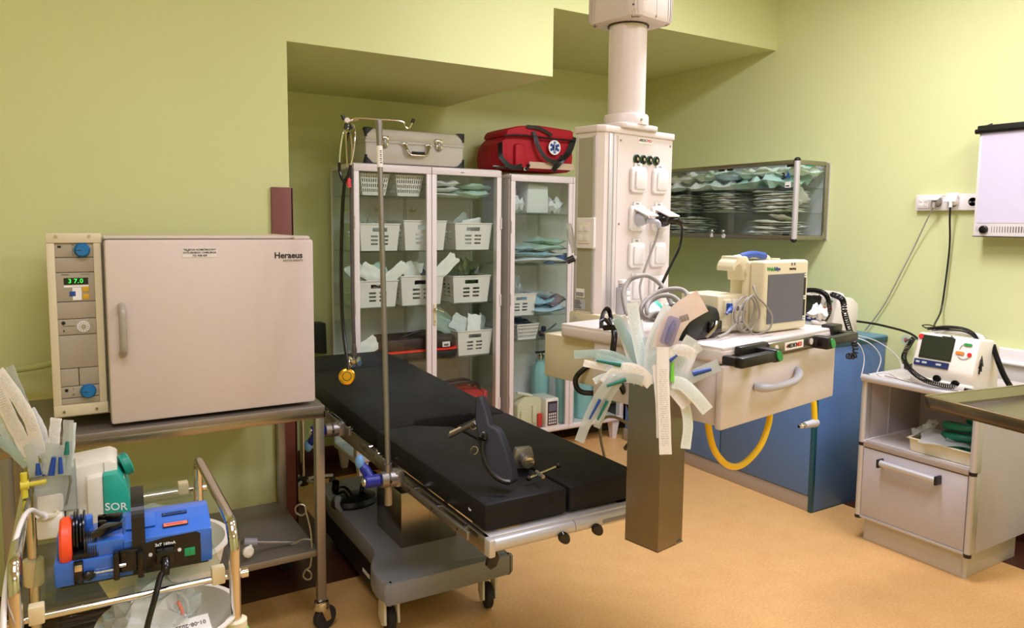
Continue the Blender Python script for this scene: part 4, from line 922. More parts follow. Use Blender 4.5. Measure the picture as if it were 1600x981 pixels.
# arm head and tube
cx_, cy_ = .39, .675
m = MB(); m.prism(rrect(.215, .23, .035), colwhite, (cx_+.01, cy_, 2.19), X, Y, Z*.24, .02); m.bx(cx_+.0095, cx_+.0105, cy_-.1156, cy_-.11, 2.2, 2.42, inkg)
m.cyl((cx_-.11, cy_-.1156, 2.22), (cx_-.11, cy_-.11, 2.22), .003, ink, 8); part(t, 'arm_bearing', m)
m = MB(); m.bx(cx_-.1, cx_+.1, cy_-.09, cy_+.09, 2.42, 3.04, colwhite, .02); part(t, 'ceiling_arm', m)
m = MB(); m.lathe([(.066, 1.88), (.066, 2.195)], colwhite, (cx_, cy_, 0), n=48); m.cyl((cx_, cy_, 2.186), (cx_, cy_, 2.1915), .072, black, 40); part(t, 'support_tube', m)
m = MB(); m.lathe([(.079, 1.845), (.079, 1.875), (.076, 1.882), (.066, 1.884)], colwhite, (cx_, cy_, 0), n=48); m.lathe([(.005, 0), (.005, .002), (.003, .003)], chrome, (cx_-.01, cy_-.0788, 1.862), (0, -1, 0), 12)
m.prism(rrect(.21, .15, .03), colwhite, (cx_, cy_, 1.828), X, Y, Z*.018, .004); part(t, 'collar', m)
# column body: chamfered plan
c0, c1, f0, bk = .2, .59, .62, .735
plan = [(c0, f0+.018), (c0+.02, f0), (c1, f0), (c1, bk), (c0, bk)]
m = MB(); m.prism(plan, colwhite, (0, 0, 1.19), X, Y, Z*.62); m.prism([(c0-.006, f0+.014), (c0+.017, f0-.006), (c1+.006, f0-.006), (c1+.006, bk+.004), (c0-.006, bk+.004)], colwhite, (0, 0, 1.808), X, Y, Z*.022, .003)
m.bx(c0+.085-.001, c0+.085, f0-.0006, f0, 1.2, 1.8, inkg)
m.bx(c0+.04, c0+.058, f0-.003, f0, 1.195, 1.805, alu, .001); m.bx(c0+.064, c0+.07, f0-.003, f0, 1.195, 1.805, alu, .001); col = part(t, 'column_body', m)
m = MB(); m.bx(c0-.0025, c0, f0+.03, bk-.014, 1.2, 1.79, colgrey); m.bx(c0-.004, c0-.0005, f0+.019, f0+.031, 1.195, 1.795, alu, .001); m.bx(c0-.004, c0-.0005, bk-.016, bk-.004, 1.195, 1.795, alu, .001); part(col, 'side_panel', m, 'khaki grey side panel')
m = MB(); m.bx(.392, .47, f0-.0012, f0, 1.783, 1.802, paperw); m.bx(.396, .4, f0-.0018, f0-.0012, 1.79, 1.795, inkred); m.text('MEDIC', .0135, (.421, f0-.0016, 1.7935), X, Z, inkg, .0002); m.text('MED', .0135, (.455, f0-.0016, 1.7935), X, Z, inkred, 0); part(col, 'maker_label', m, 'small white maker label with red dot')
m = MB()
for x, z in ((c0+.1, 1.785), (c1-.012, 1.785), (c0+.1, 1.5), (c1-.012, 1.5), (c0+.1, 1.24), (c1-.012, 1.24)): m.lathe([(.004, 0), (.004, .0015)], steel, (x, f0, z), (0, -1, 0), 12)
part(col, 'screw_heads', m, None, False, True)
for k in range(4):
    m = MB(); x = .385+.0365*k; z = 1.727
    m.lathe([(.0165, 0), (.0165, .005), (.0145, .0065), (.0135, .003)], mat('green_socket_ring', (30, 74, 34), .3), (x, f0, z), (0, -1, 0), 28); m.lathe([(.0135, .002), (.0135, .008), (.01, .009), (.007, .004)], blackm, (x, f0, z), (0, -1, 0), 24); m.lathe([(.0055, .002), (.0055, .008), (.002, .009)], chrome, (x, f0, z), (0, -1, 0), 16)
    part(t, 'earthing_socket', m)
def socket(x, z, openlid=False, tagt=True):
    m = MB(); m.prism(rrect(.082, .088, .012), whitepl, (x, f0, z), X, Z, Y*-.012, .003); o = part(t, 'power_socket', m)
    m = MB()
    if openlid:
        m.lathe([(.026, .0), (.026, .002)], greyb, (x, f0-.012, z-.002), (0, -1, 0), 28); part(o, 'socket_well', m)
        m = MB(); M_ = Matrix.Rotation(R(-68), 3, 'X'); m.box((x+.004, f0-.04, z+.022), (.062, .006, .07), whitepl, .002, M_); part(o, 'open_lid', m)
    else:
        m.prism(rrect(.058, .064, .006), whitepl, (x+.004, f0-.012, z), X, Z, Y*-.007, .0025); part(o, 'closed_lid', m)
    if tagt:
        m = MB(); m.bx(x-.02, x+.02, f0-.006, f0-.0005, z+.043, z+.058, whitepl, .001); m.text('T1A', .009, (x-.002, f0-.0066, z+.051), X, Z, inkg); part(o, 'circuit_tag', m)
    return o
xs = (.393, .515)
for x in xs: socket(x, 1.655)
for x in xs: socket(x, 1.52, True)
socket(xs[0], 1.39); socket(xs[1], 1.39, False, False); socket(xs[0], 1.268); socket(xs[1], 1.268, False, False)
# data outlet on the grey side
m = MB(); m.prism(rrect(.082, .105, .004), whitepl, (c0-.0025, .672, 1.468), -Y, Z, -X*.012, .003); o = part(t, 'data_outlet', m)
m = MB(); m.prism(rrect(.056, .07, .003), whiteold, (c0-.0145, .676, 1.468), -Y, Z, -X*.004, .001)
for a in (-1, 1):
    for b in (-1, 1): m.bx(c0-.021, c0-.0185, .676+a*.013-.01, .676+a*.013+.01, 1.468+b*.016-.01, 1.468+b*.016+.01, whitepl, .001)
part(o, 'jack_insert', m)
m = MB(); m.bx(c0-.0035, c0-.0025, .68, .72, 1.245, 1.275, paperw)
for k in range(8): m.bx(c0-.0042, c0-.0035, .683+.0045*k, .6845+.0045*k+.001*(k % 2), 1.248, 1.262, ink)
part(col, 'barcode_sticker', m)
m = MB(); m.bx(c0-.0035, c0-.0025, .675, .73, 1.203, 1.238, greyb)
for k in range(6): m.bx(c0-.0042, c0-.0035, .692+.004*(k % 3), .725, 1.207+.005*k, 1.209+.005*k, ink)
part(col, 'rating_plate', m)
# foot block of the column and shelf
m = MB(); m.bx(c0-.01, c1+.01, f0-.02, bk+.01, 1.145, 1.192, beige, .006); m.bx(c0-.03, c0+.06, f0-.03, bk-.06, 1.105, 1.15, beige, .008); m.lathe([(.008, 0), (.008, .002)], alu, (c0-.01, bk-.02, 1.17), (-1, 0, 0), 14); part(t, 'column_foot', m)
SW = .637; SD = .6
m = MB(); m.bx(0, SW, -.002, SD, ST-.045, ST-.004, lamphouse, .012, 3); m.bx(.004, SW-.004, .0, SD, ST-.014, ST, colwhite, .005); m.bx(.25, .31, .03, .04, ST, ST+.0006, greyb); part(t, 'shelf_top', m)
m = MB(); m.bx(.01, SW-.006, .022, .46, .965, ST-.044, lamphouse, .003); part(t, 'drawer_housing', m)
m = MB(); m.bx(.002, SW, -.004, .018, .958, ST-.05, lamphouse, .005); dr = part(t, 'drawer', m)
m = MB(); m.tube([(.155, -.006, 1.056), (.175, -.03, 1.054), (.25, -.036, 1.052), (.33, -.034, 1.056), (.375, -.02, 1.068), (.39, -.006, 1.076)], [.01, .012, .0105, .0105, .0125, .011], greyb, 12, 4); part(dr, 'drawer_handle', m, 'grey curved drawer handle')
m = MB(); m.bx(.19, .46, -.028, -.004, 1.142, ST-.004, alud, .003); m.bx(.02, .62, -.01, 0, 1.142, 1.16, alud); rl = part(t, 'front_rail', m)
m = MB(); m.bx(.27, .375, -.0295, -.028, 1.148, 1.17, paperw); m.bx(.276, .282, -.0302, -.0295, 1.156, 1.162, inkred); m.text('MEDIO', .0165, (.308, -.0301, 1.159), X, Z, ink, .0003); m.text('MED', .0165, (.349, -.0301, 1.159), X, Z, inkred, .0002); part(rl, 'maker_label', m, 'white label with red and black lettering')
for x in (.225, .425):
    m = MB(); m.lathe([(.0095, 0), (.0095, .0015)], whitepl, (x, -.028, 1.159), (0, -1, 0), 20); part(rl, 'screw_cover', m)
for sx, x0, x1 in ((-1, -.035, .155), (1, .435, .665)):
    m = MB(); a, b = (x0, x1) if sx < 0 else (x0, x1)
    m.bx(a, b, -.082, -.055, 1.14, 1.168, black, .005) if sx < 0 else m.bx(a, b, -.062, -.036, 1.141, 1.169, black, .005)
    if sx < 0: m.bx(.125, .158, -.082, -.02, 1.137, 1.172, black, .005); m.bx(a, a+.022, -.08, -.02, 1.142, 1.167, black, .005); m.bx(.05, .19, -.024, -.004, 1.15, 1.18, black, .004)
    else: m.bx(.435, .475, -.075, -.02, 1.138, 1.175, black, .006); m.bx(b-.03, b, -.06, .0, 1.14, 1.17, black, .006); m.bx(.6, b, -.01, .03, 1.15, 1.19, black, .004)
    o = part(t, 'push_handle', m)
    m = MB(); q = (.143, -.082, 1.155) if sx < 0 else (.462, -.075, 1.156)
    m.lathe([(.018, 0), (.018, .003)], greencap, q, (0, -1, 0), 28, sx=.62); part(o, 'green_cap', m, 'green oval cap')
# boxes under the shelf at the back left (supply bay)
m = MB(); m.bx(.03, .3, .462, .7, .99, 1.134, beige, .004); part(t, 'rear_bay', m)

# ---- plugs and cords of the column
t = thing('power_cord', 'grey power cord plugged into the left open socket of the pendant', 'cord', PL(.393, .6, 1.18), PA)
m = MB(); x = .393; m.lathe([(.024, 0), (.024, .012), (.018, .03), (.014, .034)], greyb, (x-.002, f0-.013, 1.517), (0, -1, 0), 22); m.tube([(x+.0, f0-.045, 1.512), (x+.03, f0-.07, 1.508), (x+.04, f0-.07, 1.49)], .009, greyb, 12, 4); pl = part(t, 'plug', MB(PM).__class__(PM) if 0 else m, None); pl.matrix_parent_inverse = WM[t].inverted() @ PM
m = MB(); m.tube([(x+.04, f0-.07, 1.49), (x+.045, f0-.06, 1.46), (x+.025, f0-.05, 1.4), (x-.01, f0-.045, 1.32), (x-.03, f0-.05, 1.27), (x-.04, f0-.08, 1.2)], .0045, greyc, 8, 6); pl = part(t, 'cord', m); pl.matrix_parent_inverse = WM[t].inverted() @ PM
t = thing('power_cord', 'black power cord plugged into the right open socket of the pendant', 'cord', PL(.515, .6, 1.18), PA)
x = .515; m = MB(); m.lathe([(.026, 0), (.026, .02), (.02, .034), (.014, .04)], blackm, (x-.002, f0-.013, 1.517), (0, -1, 0), 22); m.tube([(x, f0-.045, 1.513), (x+.03, f0-.06, 1.516), (x+.055, f0-.062, 1.507)], .011, blackm, 12, 4); pl = part(t, 'plug', m); pl.matrix_parent_inverse = WM[t].inverted() @ PM
m = MB(); m.tube([(x+.05, f0-.062, 1.508), (x+.068, f0-.06, 1.48), (x+.064, f0-.055, 1.42), (x+.02, f0-.055, 1.36), (x-.04, f0-.06, 1.29), (x-.1, f0-.07, 1.225), (x-.13, f0-.1, 1.19)], .0055, blackm, 8, 6); pl = part(t, 'cord', m); pl.matrix_parent_inverse = WM[t].inverted() @ PM
def P_(name, pts, r, mt, label, cat, n=10, k=6, w=False):
    m = MB(Matrix.Identity(4) if w else PM); m.tube(pts, r, mt, n, k); return solo(name, m, label, cat)
# spray bottle shaped hand controller on the shelf by the column
t = thing('hand_controller', 'silver-grey hand controller standing upright against the left edge of the socket column', 'hand controller', PL(.27, .57, 1.192), PA)
m = MB(); m.prism(rrect(.044, .034, .01), greyb, (0, 0, .001), X, Y, Z*.092, .004); m.prism(rrect(.03, .026, .01), greyb, (0, 0, .092), X, Y, Z*.012, .003); m.prism(rrect(.034, .026, .01), whitepl, (0, 0, .104), X, Y, Z*.016, .005); part(t, 'body', m)
for z in (.073, .055):
    m = MB(); m.bx(.0, .018, -.019, -.016, z-.007, z+.007, whiteold, .001); part(t, 'button', m)
m = MB()
for k in range(5): m.bx(.003, .014, -.0178, -.0168, .012+.006*k, .014+.006*k, inkg)
part(t, 'small_print', m)
# grey coiled hose
def HQ(x, y, d): return AT(960+x/6.13, 400+y/6.13, d)
P_('coiled_grey_hose', [HQ(*q) for q in [(120, 560, 2.24), (95, 450, 2.26), (88, 340, 2.28), (140, 240, 2.3), (220, 195, 2.3), (320, 190, 2.32), (420, 250, 2.32), (490, 340, 2.3), (540, 450, 2.28), (560, 560, 2.26), (460, 610, 2.24), (300, 590, 2.22), (255, 520, 2.22), (300, 430, 2.24), (420, 345, 2.26), (560, 315, 2.26), (660, 330, 2.26), (705, 390, 2.24), (680, 470, 2.22), (600, 560, 2.2), (420, 580, 2.19), (330, 560, 2.19), (310, 500, 2.2), (350, 430, 2.22), (450, 380, 2.22), (560, 390, 2.22), (640, 470, 2.2), (600, 545, 2.18), (400, 545, 2.17), (320, 600, 2.16)]], .0075, greyc, 'thick grey coiled hose on the pendant shelf in front of the sockets', 'hose', 12, 6, True)
# black device with a clip, left of the monitor
t = thing('black_power_unit', 'black moulded power unit lying beside the grey hose on the pendant shelf', 'power unit', PL(.075, .15, ST), PA)
m = MB(); m.prism([(-.07, .0), (.08, .0), (.085, .06), (.07, .085), (.03, .095), (-.05, .09), (-.075, .06)], black, (0, -.04, .001), X, Z, Y*.11, .01); part(t, 'body', m)
m = MB(); m.bx(.02, .08, -.048, -.04, .015, .05, blackm, .004); m.tube([(.0, -.05, .01), (.03, -.055, .03), (.045, -.052, .05)], .004, chrome, 8, 4); part(t, 'clip', m)
t = thing('wrapped_tubing', 'white wrapped tubing set heaped behind the grey hose on the pendant shelf', 'tubing set', PL(.36, .48, ST), PA)
m = pouch_mesh(.2, .13, .05, linen, 5, .5); part(t, 'wrap', m); m = MB(); m.strip([(-.09, -.04, .075), (-.07, -.06, .05), (-.05, -.075, .01)], (1, 0, .3), .015, teal, .001); part(t, 'teal_tape', m)
# ---- patient monitor
MM = frame(tuple(AZ(1190, 521, ST+.004)), (math.cos(R(5)), math.sin(R(5)), 0), (0, 0, 1))
t = thing('patient_monitor', 'cream patient monitor with grey screen and blue carry handle on the pendant shelf', 'monitor', M=MM)
mw, mh = .228, .212
m = MB(); m.bx(0, mw, .0, .05, 0, mh, cream, .009, 3); m.bx(-.004, mw-.004, .05, .075, .004, mh-.003, cream, .006); fr_ = part(t, 'front_housing', m)
m = MB(); m.bx(.02, mw-.026, -.0018, .001, .026, mh-.04, screen); sc = part(fr_, 'screen', m); m = MB(); m.bx(mw-.026, mw-.0155, -.002, .001, .026, mh-.04, black)
for z in (.032, .095, mh-.05): m.bx(mw-.0255, mw-.0165, -.0026, -.002, z-.004, z+.008, inkwhite); m.bx(mw-.023, mw-.019, -.003, -.0026, z, z+.004, ink)
part(fr_, 'key_strip', m)
m = MB(); m.text('Welch', .0155, (.034, -.0006, mh-.024), X, Z, inkgreen, .0003); m.text('Allyn', .0155, (.063, -.0006, mh-.024), X, Z, inkblue, .0002); part(fr_, 'maker_name', m, 'green and blue maker name'); m = MB(); m.text('PROPAQ', .0085, (.142, -.0006, mh-.026), X, Z, ink, .0002); m.bx(.134, .14, -.0012, 0, mh-.015, mh-.007, inkg); m.bx(.148, .154, -.0012, 0, mh-.015, mh-.007, inkg); part(fr_, 'status_marks', m)
m = MB(); m.bx(.01, mw-.02, .075, .13, .004, mh-.03, cream, .01); m.lathe([(.014, 0), (.014, .008)], cream, (.11, .04, mh-.003), n=20)
part(t, 'rear_housing', m)
m = MB(); hp = [(-.115, -.03), (-.115, -.005), (-.105, .012), (-.085, .028), (-.07, .03), (-.06, .042), (.04, .048), (.1, .04), (.11, .02), (.11, -.02), (-.03, -.022), (-.034, -.06), (-.062, -.06), (-.066, -.022), (-.078, -.005), (-.093, -.008), (-.1, -.03)]
# bracket seen from the left side: hook and pole clamp over the module
m.prism([(x, z) for x, z in [(.0, -.06), (-.012, -.06), (-.016, -.034), (-.026, -.018), (-.038, -.012), (-.05, -.018), (-.054, -.03), (-.066, -.03), (-.066, -.018), (-.058, -.004), (-.047, .004), (-.046, .012), (.0, .012), (.01, .0)]], cream, (0.0, .06, mh), X, Z, Y*.06, .003)
m.lathe([(.013, 0), (.013, .004)], cream, (.0, .06, mh-.03), (0, -1, 0), 24); part(t, 'pole_bracket', m)
m = MB(); m.tube([(-.04, .085, mh+.002), (-.025, .085, mh+.006), (.055, .085, mh+.012), (.125, .085, mh+.006), (.14, .085, mh-.004)], .009, cream, 14, 4); hh = part(t, 'carry_handle', m)
m = MB(); m.tube([(-.002, .085, mh+.008), (.055, .085, mh+.0155), (.118, .085, mh+.009)], .0115, bluef, 14, 5); part(hh, 'blue_grip', m, 'blue grip')
# side module with connectors
m = MB(); m.bx(-.128, .0, .06, .2, .004, .112, cream, .006); m.bx(-.105, -.075, .052, .062, .06, .1, cream, .004); m.bx(-.12, -.08, .056, .061, .012, .022, beige, .002); m.bx(-.066, -.01, .056, .061, .01, .098, whiteold, .002); md = part(t, 'parameter_module', m)
for x, z in ((-.05, .072), (-.024, .07), (-.026, .035)):
    m = MB(); m.lathe([(.012, 0), (.012, .005), (.009, .006)], whitepl, (x, .056, z), (0, -1, 0), 20); m.lathe([(.0075, .0055), (.0075, .0065)], inkg, (x, .056, z), (0, -1, 0), 16); part(md, 'connector', m)
m = MB(); m.bx(-.1, -.086, .04, .055, .062, .09, bluef, .002); m.tube([(-.093, .042, .078), (-.11, .03, .074), (-.13, .025, .068), (-.138, .02, .064)], [.006, .007, .004, .003], bluef, 10, 3); part(md, 'blue_plug', m, 'dark blue plug')
m = MB()
m.tube([(-.034, .035, .11), (-.07, .03, .1), (-.095, .028, .06), (-.08, .026, .02), (-.05, .025, .01), (-.02, .022, .04), (-.01, .02, .08), (-.03, .02, .105), (-.06, .02, .095), (-.085, .02, .05), (-.07, .018, .015), (-.035, .015, .01), (.0, .01, .05), (-.012, .01, .09), (-.036, .012, .112), (-.066, .012, .088), (-.075, .012, .045), (-.05, .01, .02), (-.02, .01, -.002), (.02, -.01, .012), (.03, -.012, .05), (.0, -.008, .085), (-.03, .0, .112), (-.02, .02, .14), (-.005, .03, .13)], .0028, greyc, 8, 6)
m.tube([(-.035, .04, .04), (-.07, .03, .036), (-.11, .02, .025), (-.15, .01, .012), (-.2, .0, .006)], .0038, greyc, 8, 5); part(t, 'coiled_lead', m, 'thin grey coiled lead')

# ---- steel holder hanging from the left of the unit, full of sterile sleeves
HM = PM @ Matrix.Translation((-.137, .085, .633))
t = thing('steel_waste_holder', 'tall rectangular stainless steel holder hanging from the pendant, stuffed with wrapped tubes', 'holder', M=HM)
hw, hd, hh_ = .118, .112, .463
m = MB(); m.prism([(0, 0), (.082, 0), (.082, .004), (.088, .006), (.088, 0), (hw-.006, 0), (hw-.006, .006), (hw, .008), (hw, hd), (0, hd), ], steelb, (0, 0, 0), X, Y, Z*.003)
m.bx(0, .001, 0, hd, 0, hh_, steelb); m.bx(.001, .083, 0, .001, 0, hh_, steelb, 0); m.bx(.001, hw, hd-.001, hd, 0, hh_, steelb); m.bx(hw-.001, hw, .012, hd-.001, 0, hh_, steelb)
m.bx(.082, .0835, .001, .012, 0, hh_, steel); m.bx(.086, hw, .008, .0125, .004, hh_, steelb); m.bx(.0865, .0885, .0065, .008, .004, hh_, steel); part(t, 'steel_box', m)
m = MB(); m.bx(hw, hw+.02, .03, .05, .34, .4, steelb); m.bx(hw, hw+.02, .08, .1, .34, .4, steelb); part(t, 'mounting_hook', m)
# sterile sleeves: pixel path points on the holder's own distance
def sleeve(pts, D, wpx, mt, label, fun=None, fp=None, dz=None, wd=None, nm='catheter_sleeve', grp=None, flen=.045, cat='catheter sleeve'):
    n = len(pts); dz = dz or [0]*n
    P = [AT(x, y, D+d) for (x, y), d in zip(pts, dz)]
    if wd is None: wdir = [((P[min(i+1, n-1)]-P[max(i-1, 0)]).cross(_f)) for i in range(n)]
    else: wdir = [CR*wd[0]+CU*wd[1]+_f*wd[2]]*n
    c = P[0]; t = thing(nm, label, cat, tuple(c), 0, grp)
    m = MB(); m.strip(P, wdir, wpx*D/CF*.84, mt, .001, 5, .0022); part(t, 'sleeve', m, world=True)
    if fun:
        a, b = fp; pa = AT(*a, D-.012+dz[-1]); pb = AT(*b, D-.012+dz[-1]); m = MB(); m.cyl(pa, pb, .0065*wpx/20, fun, 12, .004*wpx/20); part(t, 'tube_connector', m, world=True)
    return t
HD = 1.93
S = 'steel holder'
sleeve([(1000, 600), (990, 560), (975, 515), (968, 495)], HD+.05, 24, paper, 'printed paper sleeve leaning left behind the others in the steel holder', dz=[.02, .03, .03, .02])
sleeve([(1012, 600), (1003, 560), (993, 510), (988, 473)], HD+.03, 22, paperg, 'narrow tall sleeve rising highest at the left of the steel holder', dz=[.0, .01, .02, .02])
sleeve([(1006, 600), (997, 565), (972, 515), (962, 496)], HD+.07, 18, filmg, 'teal-tinted sleeve just behind the left leaning one in the steel holder')
sleeve([(1022, 600), (1020, 565), (1026, 530), (1050, 480)], HD+.02, 34, paperg, 'green-printed sleeve leaning right under the big swab pack in the steel holder')
t = sleeve([(1038, 545), (1045, 520), (1065, 490), (1098, 470)], HD-.01, 44, mat('pinkish_pack_paper', (234, 216, 204), .6), 'wide pinkish pack with a barcode and clear window atop the steel holder', cat='sterile pack')
m = MB(); c = AT(1047, 517, HD-.03); u_ = (AT(1056, 495, HD-.03)-AT(1042, 535, HD-.03)).normalized(); v_ = u_.cross(_f).normalized()
m.prism(rrect(.035, .075, .008), glassmat('lilac_blister', (210, 208, 230), .1, 1.5, .45, (200, 196, 220)), c, v_, u_, -_f*.006); part(t, 'blister_window', m, 'lilac clear blister window', world=True)
m = MB(); m.tube([c-u_*.03-_f*.009, c-_f*.009, c+u_*.028-_f*.009], [.006, .0075, .004], mat('lilac_tip', (120, 118, 160), .3), 10, 3); part(t, 'inner_tube', m, world=True)
m = MB(); c = AT(1069, 497, HD-.028); u_ = CR*.87+CU*.3; u_.normalize(); v_ = CU*.95-CR*.3; v_.normalize()
for k in range(9): m.prism([(-.0006-.0003*(k % 3), -.008), (.0006, -.008), (.0006, .008), (-.0006, .008)], ink, c+u_*(.0026*(k-4)), u_, v_, -_f*.0006)
part(t, 'barcode', m, world=True)
sleeve([(1036, 542), (1036, 590), (1038, 650), (1040, 710)], HD-.035, 23, paper, 'long printed paper sleeve hanging straight down the front of the steel holder', wd=(1, .03, 0))
sleeve([(1025, 570), (1028, 600), (1031, 640), (1032, 684)], HD-.028, 15, paperw, 'plain white sleeve half hidden behind the long hanging one on the steel holder', wd=(1, 0, .1))
sleeve([(1060, 590), (1067, 620), (1075, 660), (1071, 701)], HD+.0, 19, paperg, 'pale green sleeve hanging down the right side of the steel holder', wd=(1, 0, .1))
sleeve([(1050, 597), (1066, 600), (1085, 617), (1106, 642)], HD-.025, 24, paperg, 'green-printed sleeve bent to the lower right of the steel holder', dz=[0, -.01, -.02, -.02])
sleeve([(1048, 600), (1056, 612), (1066, 624), (1074, 634)], HD-.015, 24, paper, 'short printed sleeve drooping under the green-printed one at the holder right')
sleeve([(1058, 596), (1075, 592), (1100, 580), (1124, 570)], HD-.01, 23, filmw, 'frosted sleeve with a blue connector sticking out to the right of the steel holder', bluef, ((1083, 584), (1111, 577)))
sleeve([(1052, 600), (1058, 575), (1072, 545), (1082, 528)], HD+.03, 26, paperg, 'pale sleeve leaning right and upward behind the swab packs in the holder')
sleeve([(1064, 600), (1070, 580), (1080, 555), (1088, 535)], HD+.05, 20, paper, 'crumpled printed sleeve furthest right behind the others in the holder')
sleeve([(1040, 560), (1055, 548), (1072, 548), (1084, 556)], HD-.03, 22, paper, 'printed sleeve folded over horizontally at the right of the steel holder')
sleeve([(1047, 600), (1049, 580), (1050, 560), (1052, 545)], HD-.015, 18, film, 'clear sleeve with a green connector in the middle of the steel holder', lime, ((1050, 596), (1051, 566)))
sleeve([(1045, 590), (1050, 570), (1056, 556), (1062, 548)], HD-.02, 14, filmw, 'clear sleeve with a blue connector tip beside the green one in the holder', bluef, ((1046, 564), (1058, 555)))
sleeve([(1010, 600), (985, 570), (950, 553), (897, 554)], HD+.02, 15, filmg, 'long frosted sleeve bending farthest left from the steel holder', dz=[0, -.01, -.02, -.03])
sleeve([(1012, 598), (985, 578), (955, 565), (930, 560)], HD+.0, 20, filmg, 'frosted sleeve with a dark teal tube in the left fan of the steel holder', dgreen, ((970, 570), (932, 563)), dz=[0, -.01, -.02, -.03])
sleeve([(1014, 602), (990, 583), (955, 576), (912, 567)], HD-.01, 13, paper, 'thin printed sleeve pointing left below the frosted ones of the holder fan', dz=[0, -.01, -.02, -.03])
sleeve([(1018, 600), (996, 580), (968, 578), (945, 600)], HD-.02, 24, paper, 'printed sleeve arching over the left rim of the steel holder', dz=[0, -.01, -.02, -.02])
sleeve([(1005, 595), (975, 590), (950, 600), (925, 640), (905, 690)], HD-.03, 18, filmw, 'long clear sleeve drooping left with a teal connector beside the steel holder', dgreen, ((978, 593), (948, 603)), dz=[0, -.01, -.02, -.02, -.02])
sleeve([(960, 595), (945, 615), (930, 645), (915, 670)], HD-.045, 12, film, 'narrow clear sleeve with a blue connector drooping left of the steel holder', bluef, ((938, 624), (921, 655)))
sleeve([(968, 597), (955, 615), (942, 645), (932, 668)], HD-.04, 13, film, 'narrow clear sleeve with a teal connector drooping nearest the steel holder', dgreen, ((949, 626), (934, 656)))
sleeve([(1018, 600), (1010, 565), (1002, 530), (998, 500)], HD+.045, 15, paper, 'narrow printed sleeve between the two tallest left ones in the steel holder', dz=[.0, .01, .02, .02])
sleeve([(1030, 600), (1030, 570), (1036, 540), (1044, 512)], HD+.035, 16, filmw, 'narrow frosted sleeve behind the pinkish pack in the steel holder')
sleeve([(1006, 600), (975, 583), (945, 588), (928, 596)], HD-.005, 12, paperg, 'short green-printed sleeve in the middle of the left fan of the steel holder', dz=[0, -.01, -.02, -.02])
sleeve([(1055, 598), (1072, 575), (1083, 552), (1095, 542)], HD+.04, 14, paperw, 'plain white crumpled sleeve sticking up right at the holder', dz=[0, 0, .01, .01])
sleeve([(1000, 600), (1012, 580), (1020, 555), (1015, 525)], HD+.04, 26, filmw, 'broad frosted sleeve filling the middle back of the steel holder')
# ---- hoses under the unit
t = thing('yellow_gas_hose', 'yellow gas hose looping under the pendant drawer with a grey connector at its end', 'hose', PL(.45, .2, .72), PA)
m = MB(PM); m.tube([(.25, .2, .965), (.25, .2, .89), (.29, .2, .8), (.37, .2, .735), (.46, .2, .72), (.56, .2, .76), (.61, .2, .83), (.615, .2, .89), (.66, .22, .9), (.7, .22, .93), (.68, .24, .965)], .0105, yellow, 14, 7); part(t, 'loop_hose', m, world=True)
m = MB(PM); m.tube([(.9, .23, .99), (.93, .23, .93), (.938, .21, .87), (.94, .2, .78)], .0105, yellow, 14, 5)
# this end is clipped to the underside near the right end of the drawer
part(t, 'hose_end', m, world=True)
cc = AT(1268, 661, 2.62-.05)
m = MB(); A_ = AT(1275, 660, 2.3); 
m.T = Matrix.Identity(4)
e_ = PM @ Vector((.94, .2, .775)); L_ = (PM.to_3x3() @ Vector((-1, 0, .06))).normalized()
m.tube([e_+L_*-.012, e_+L_*.0, e_+L_*.05, e_+L_*.062, e_+L_*.08], [.014, .016, .012, .012, .011], greyb, 14); m.tube([e_+L_*.078, e_+L_*.1, e_+L_*.104, e_+L_*.12], [.009, .009, .005, .005], chrome, 12); part(t, 'gas_connector', m, 'grey quick connector', world=True)
P_('black_hose', [AT(x, y, d) for x, y, d in [(952, 500, 2.2), (960, 520, 2.16), (958, 560, 2.15), (970, 600, 2.2), (985, 640, 2.3), (990, 680, 2.4), (978, 700, 2.5)]], .009, blackm, 'black hose dropping from the pendant behind the steel holder', 'hose', 12, 6, True)
P_('black_hose', [AT(x, y, d) for x, y, d in [(965, 505, 2.3), (950, 530, 2.35), (948, 560, 2.35), (920, 572, 2.35), (900, 590, 2.35), (905, 610, 2.35), (930, 614, 2.35), (975, 608, 2.35), (982, 590, 2.4)]], .0085, blackm, 'black hose making a round loop left of the steel holder', 'hose', 12, 6, True)
P_('black_hose', [AT(x, y, d) for x, y, d in [(955, 497, 2.22), (949, 482, 2.2), (940, 500, 2.28), (942, 545, 2.32), (948, 590, 2.32), (958, 620, 2.35), (975, 626, 2.4), (988, 615, 2.45)]], .007, blackm, 'thinner black hose crossing the looped one left of the steel holder', 'hose', 10, 6, True)
P_('grey_cable_pair', [AT(x, y, d) for x, y, d in [(985, 665, 2.5), (962, 652, 2.5), (942, 655, 2.5), (938, 680, 2.52), (946, 720, 2.6), (949, 738, 2.68), (960, 770, 2.8)]], .005, greyc, 'grey cable hanging in a bend behind the table end', 'cable', 8, 6, True)
t = thing('cable_tie_bar', 'black strap bar holding the hoses at the left of the pendant shelf', 'strap', tuple(AT(958, 510, 2.05)))
m = MB(); m.cyl(AT(944, 512, 2.05), AT(966, 511, 2.02), .008, blackm, 12); m.tube([AT(938, 502, 2.03), AT(945, 499, 2.03), AT(951, 505, 2.03), AT(953, 511, 2.04)], .0055, blackm, 10, 4); part(t, 'strap_body', m, world=True)
t = thing('wire_brush_holder', 'clear ribbed tube with a black cap hanging on the left side of the pendant column', 'tube', tuple(AT(893, 380, 2.65)))
m = MB(); m.tube([AT(889, 350, 2.62), AT(892, 368, 2.62), AT(896, 395, 2.62)], [.009, .011, .006], film, 14, 3)
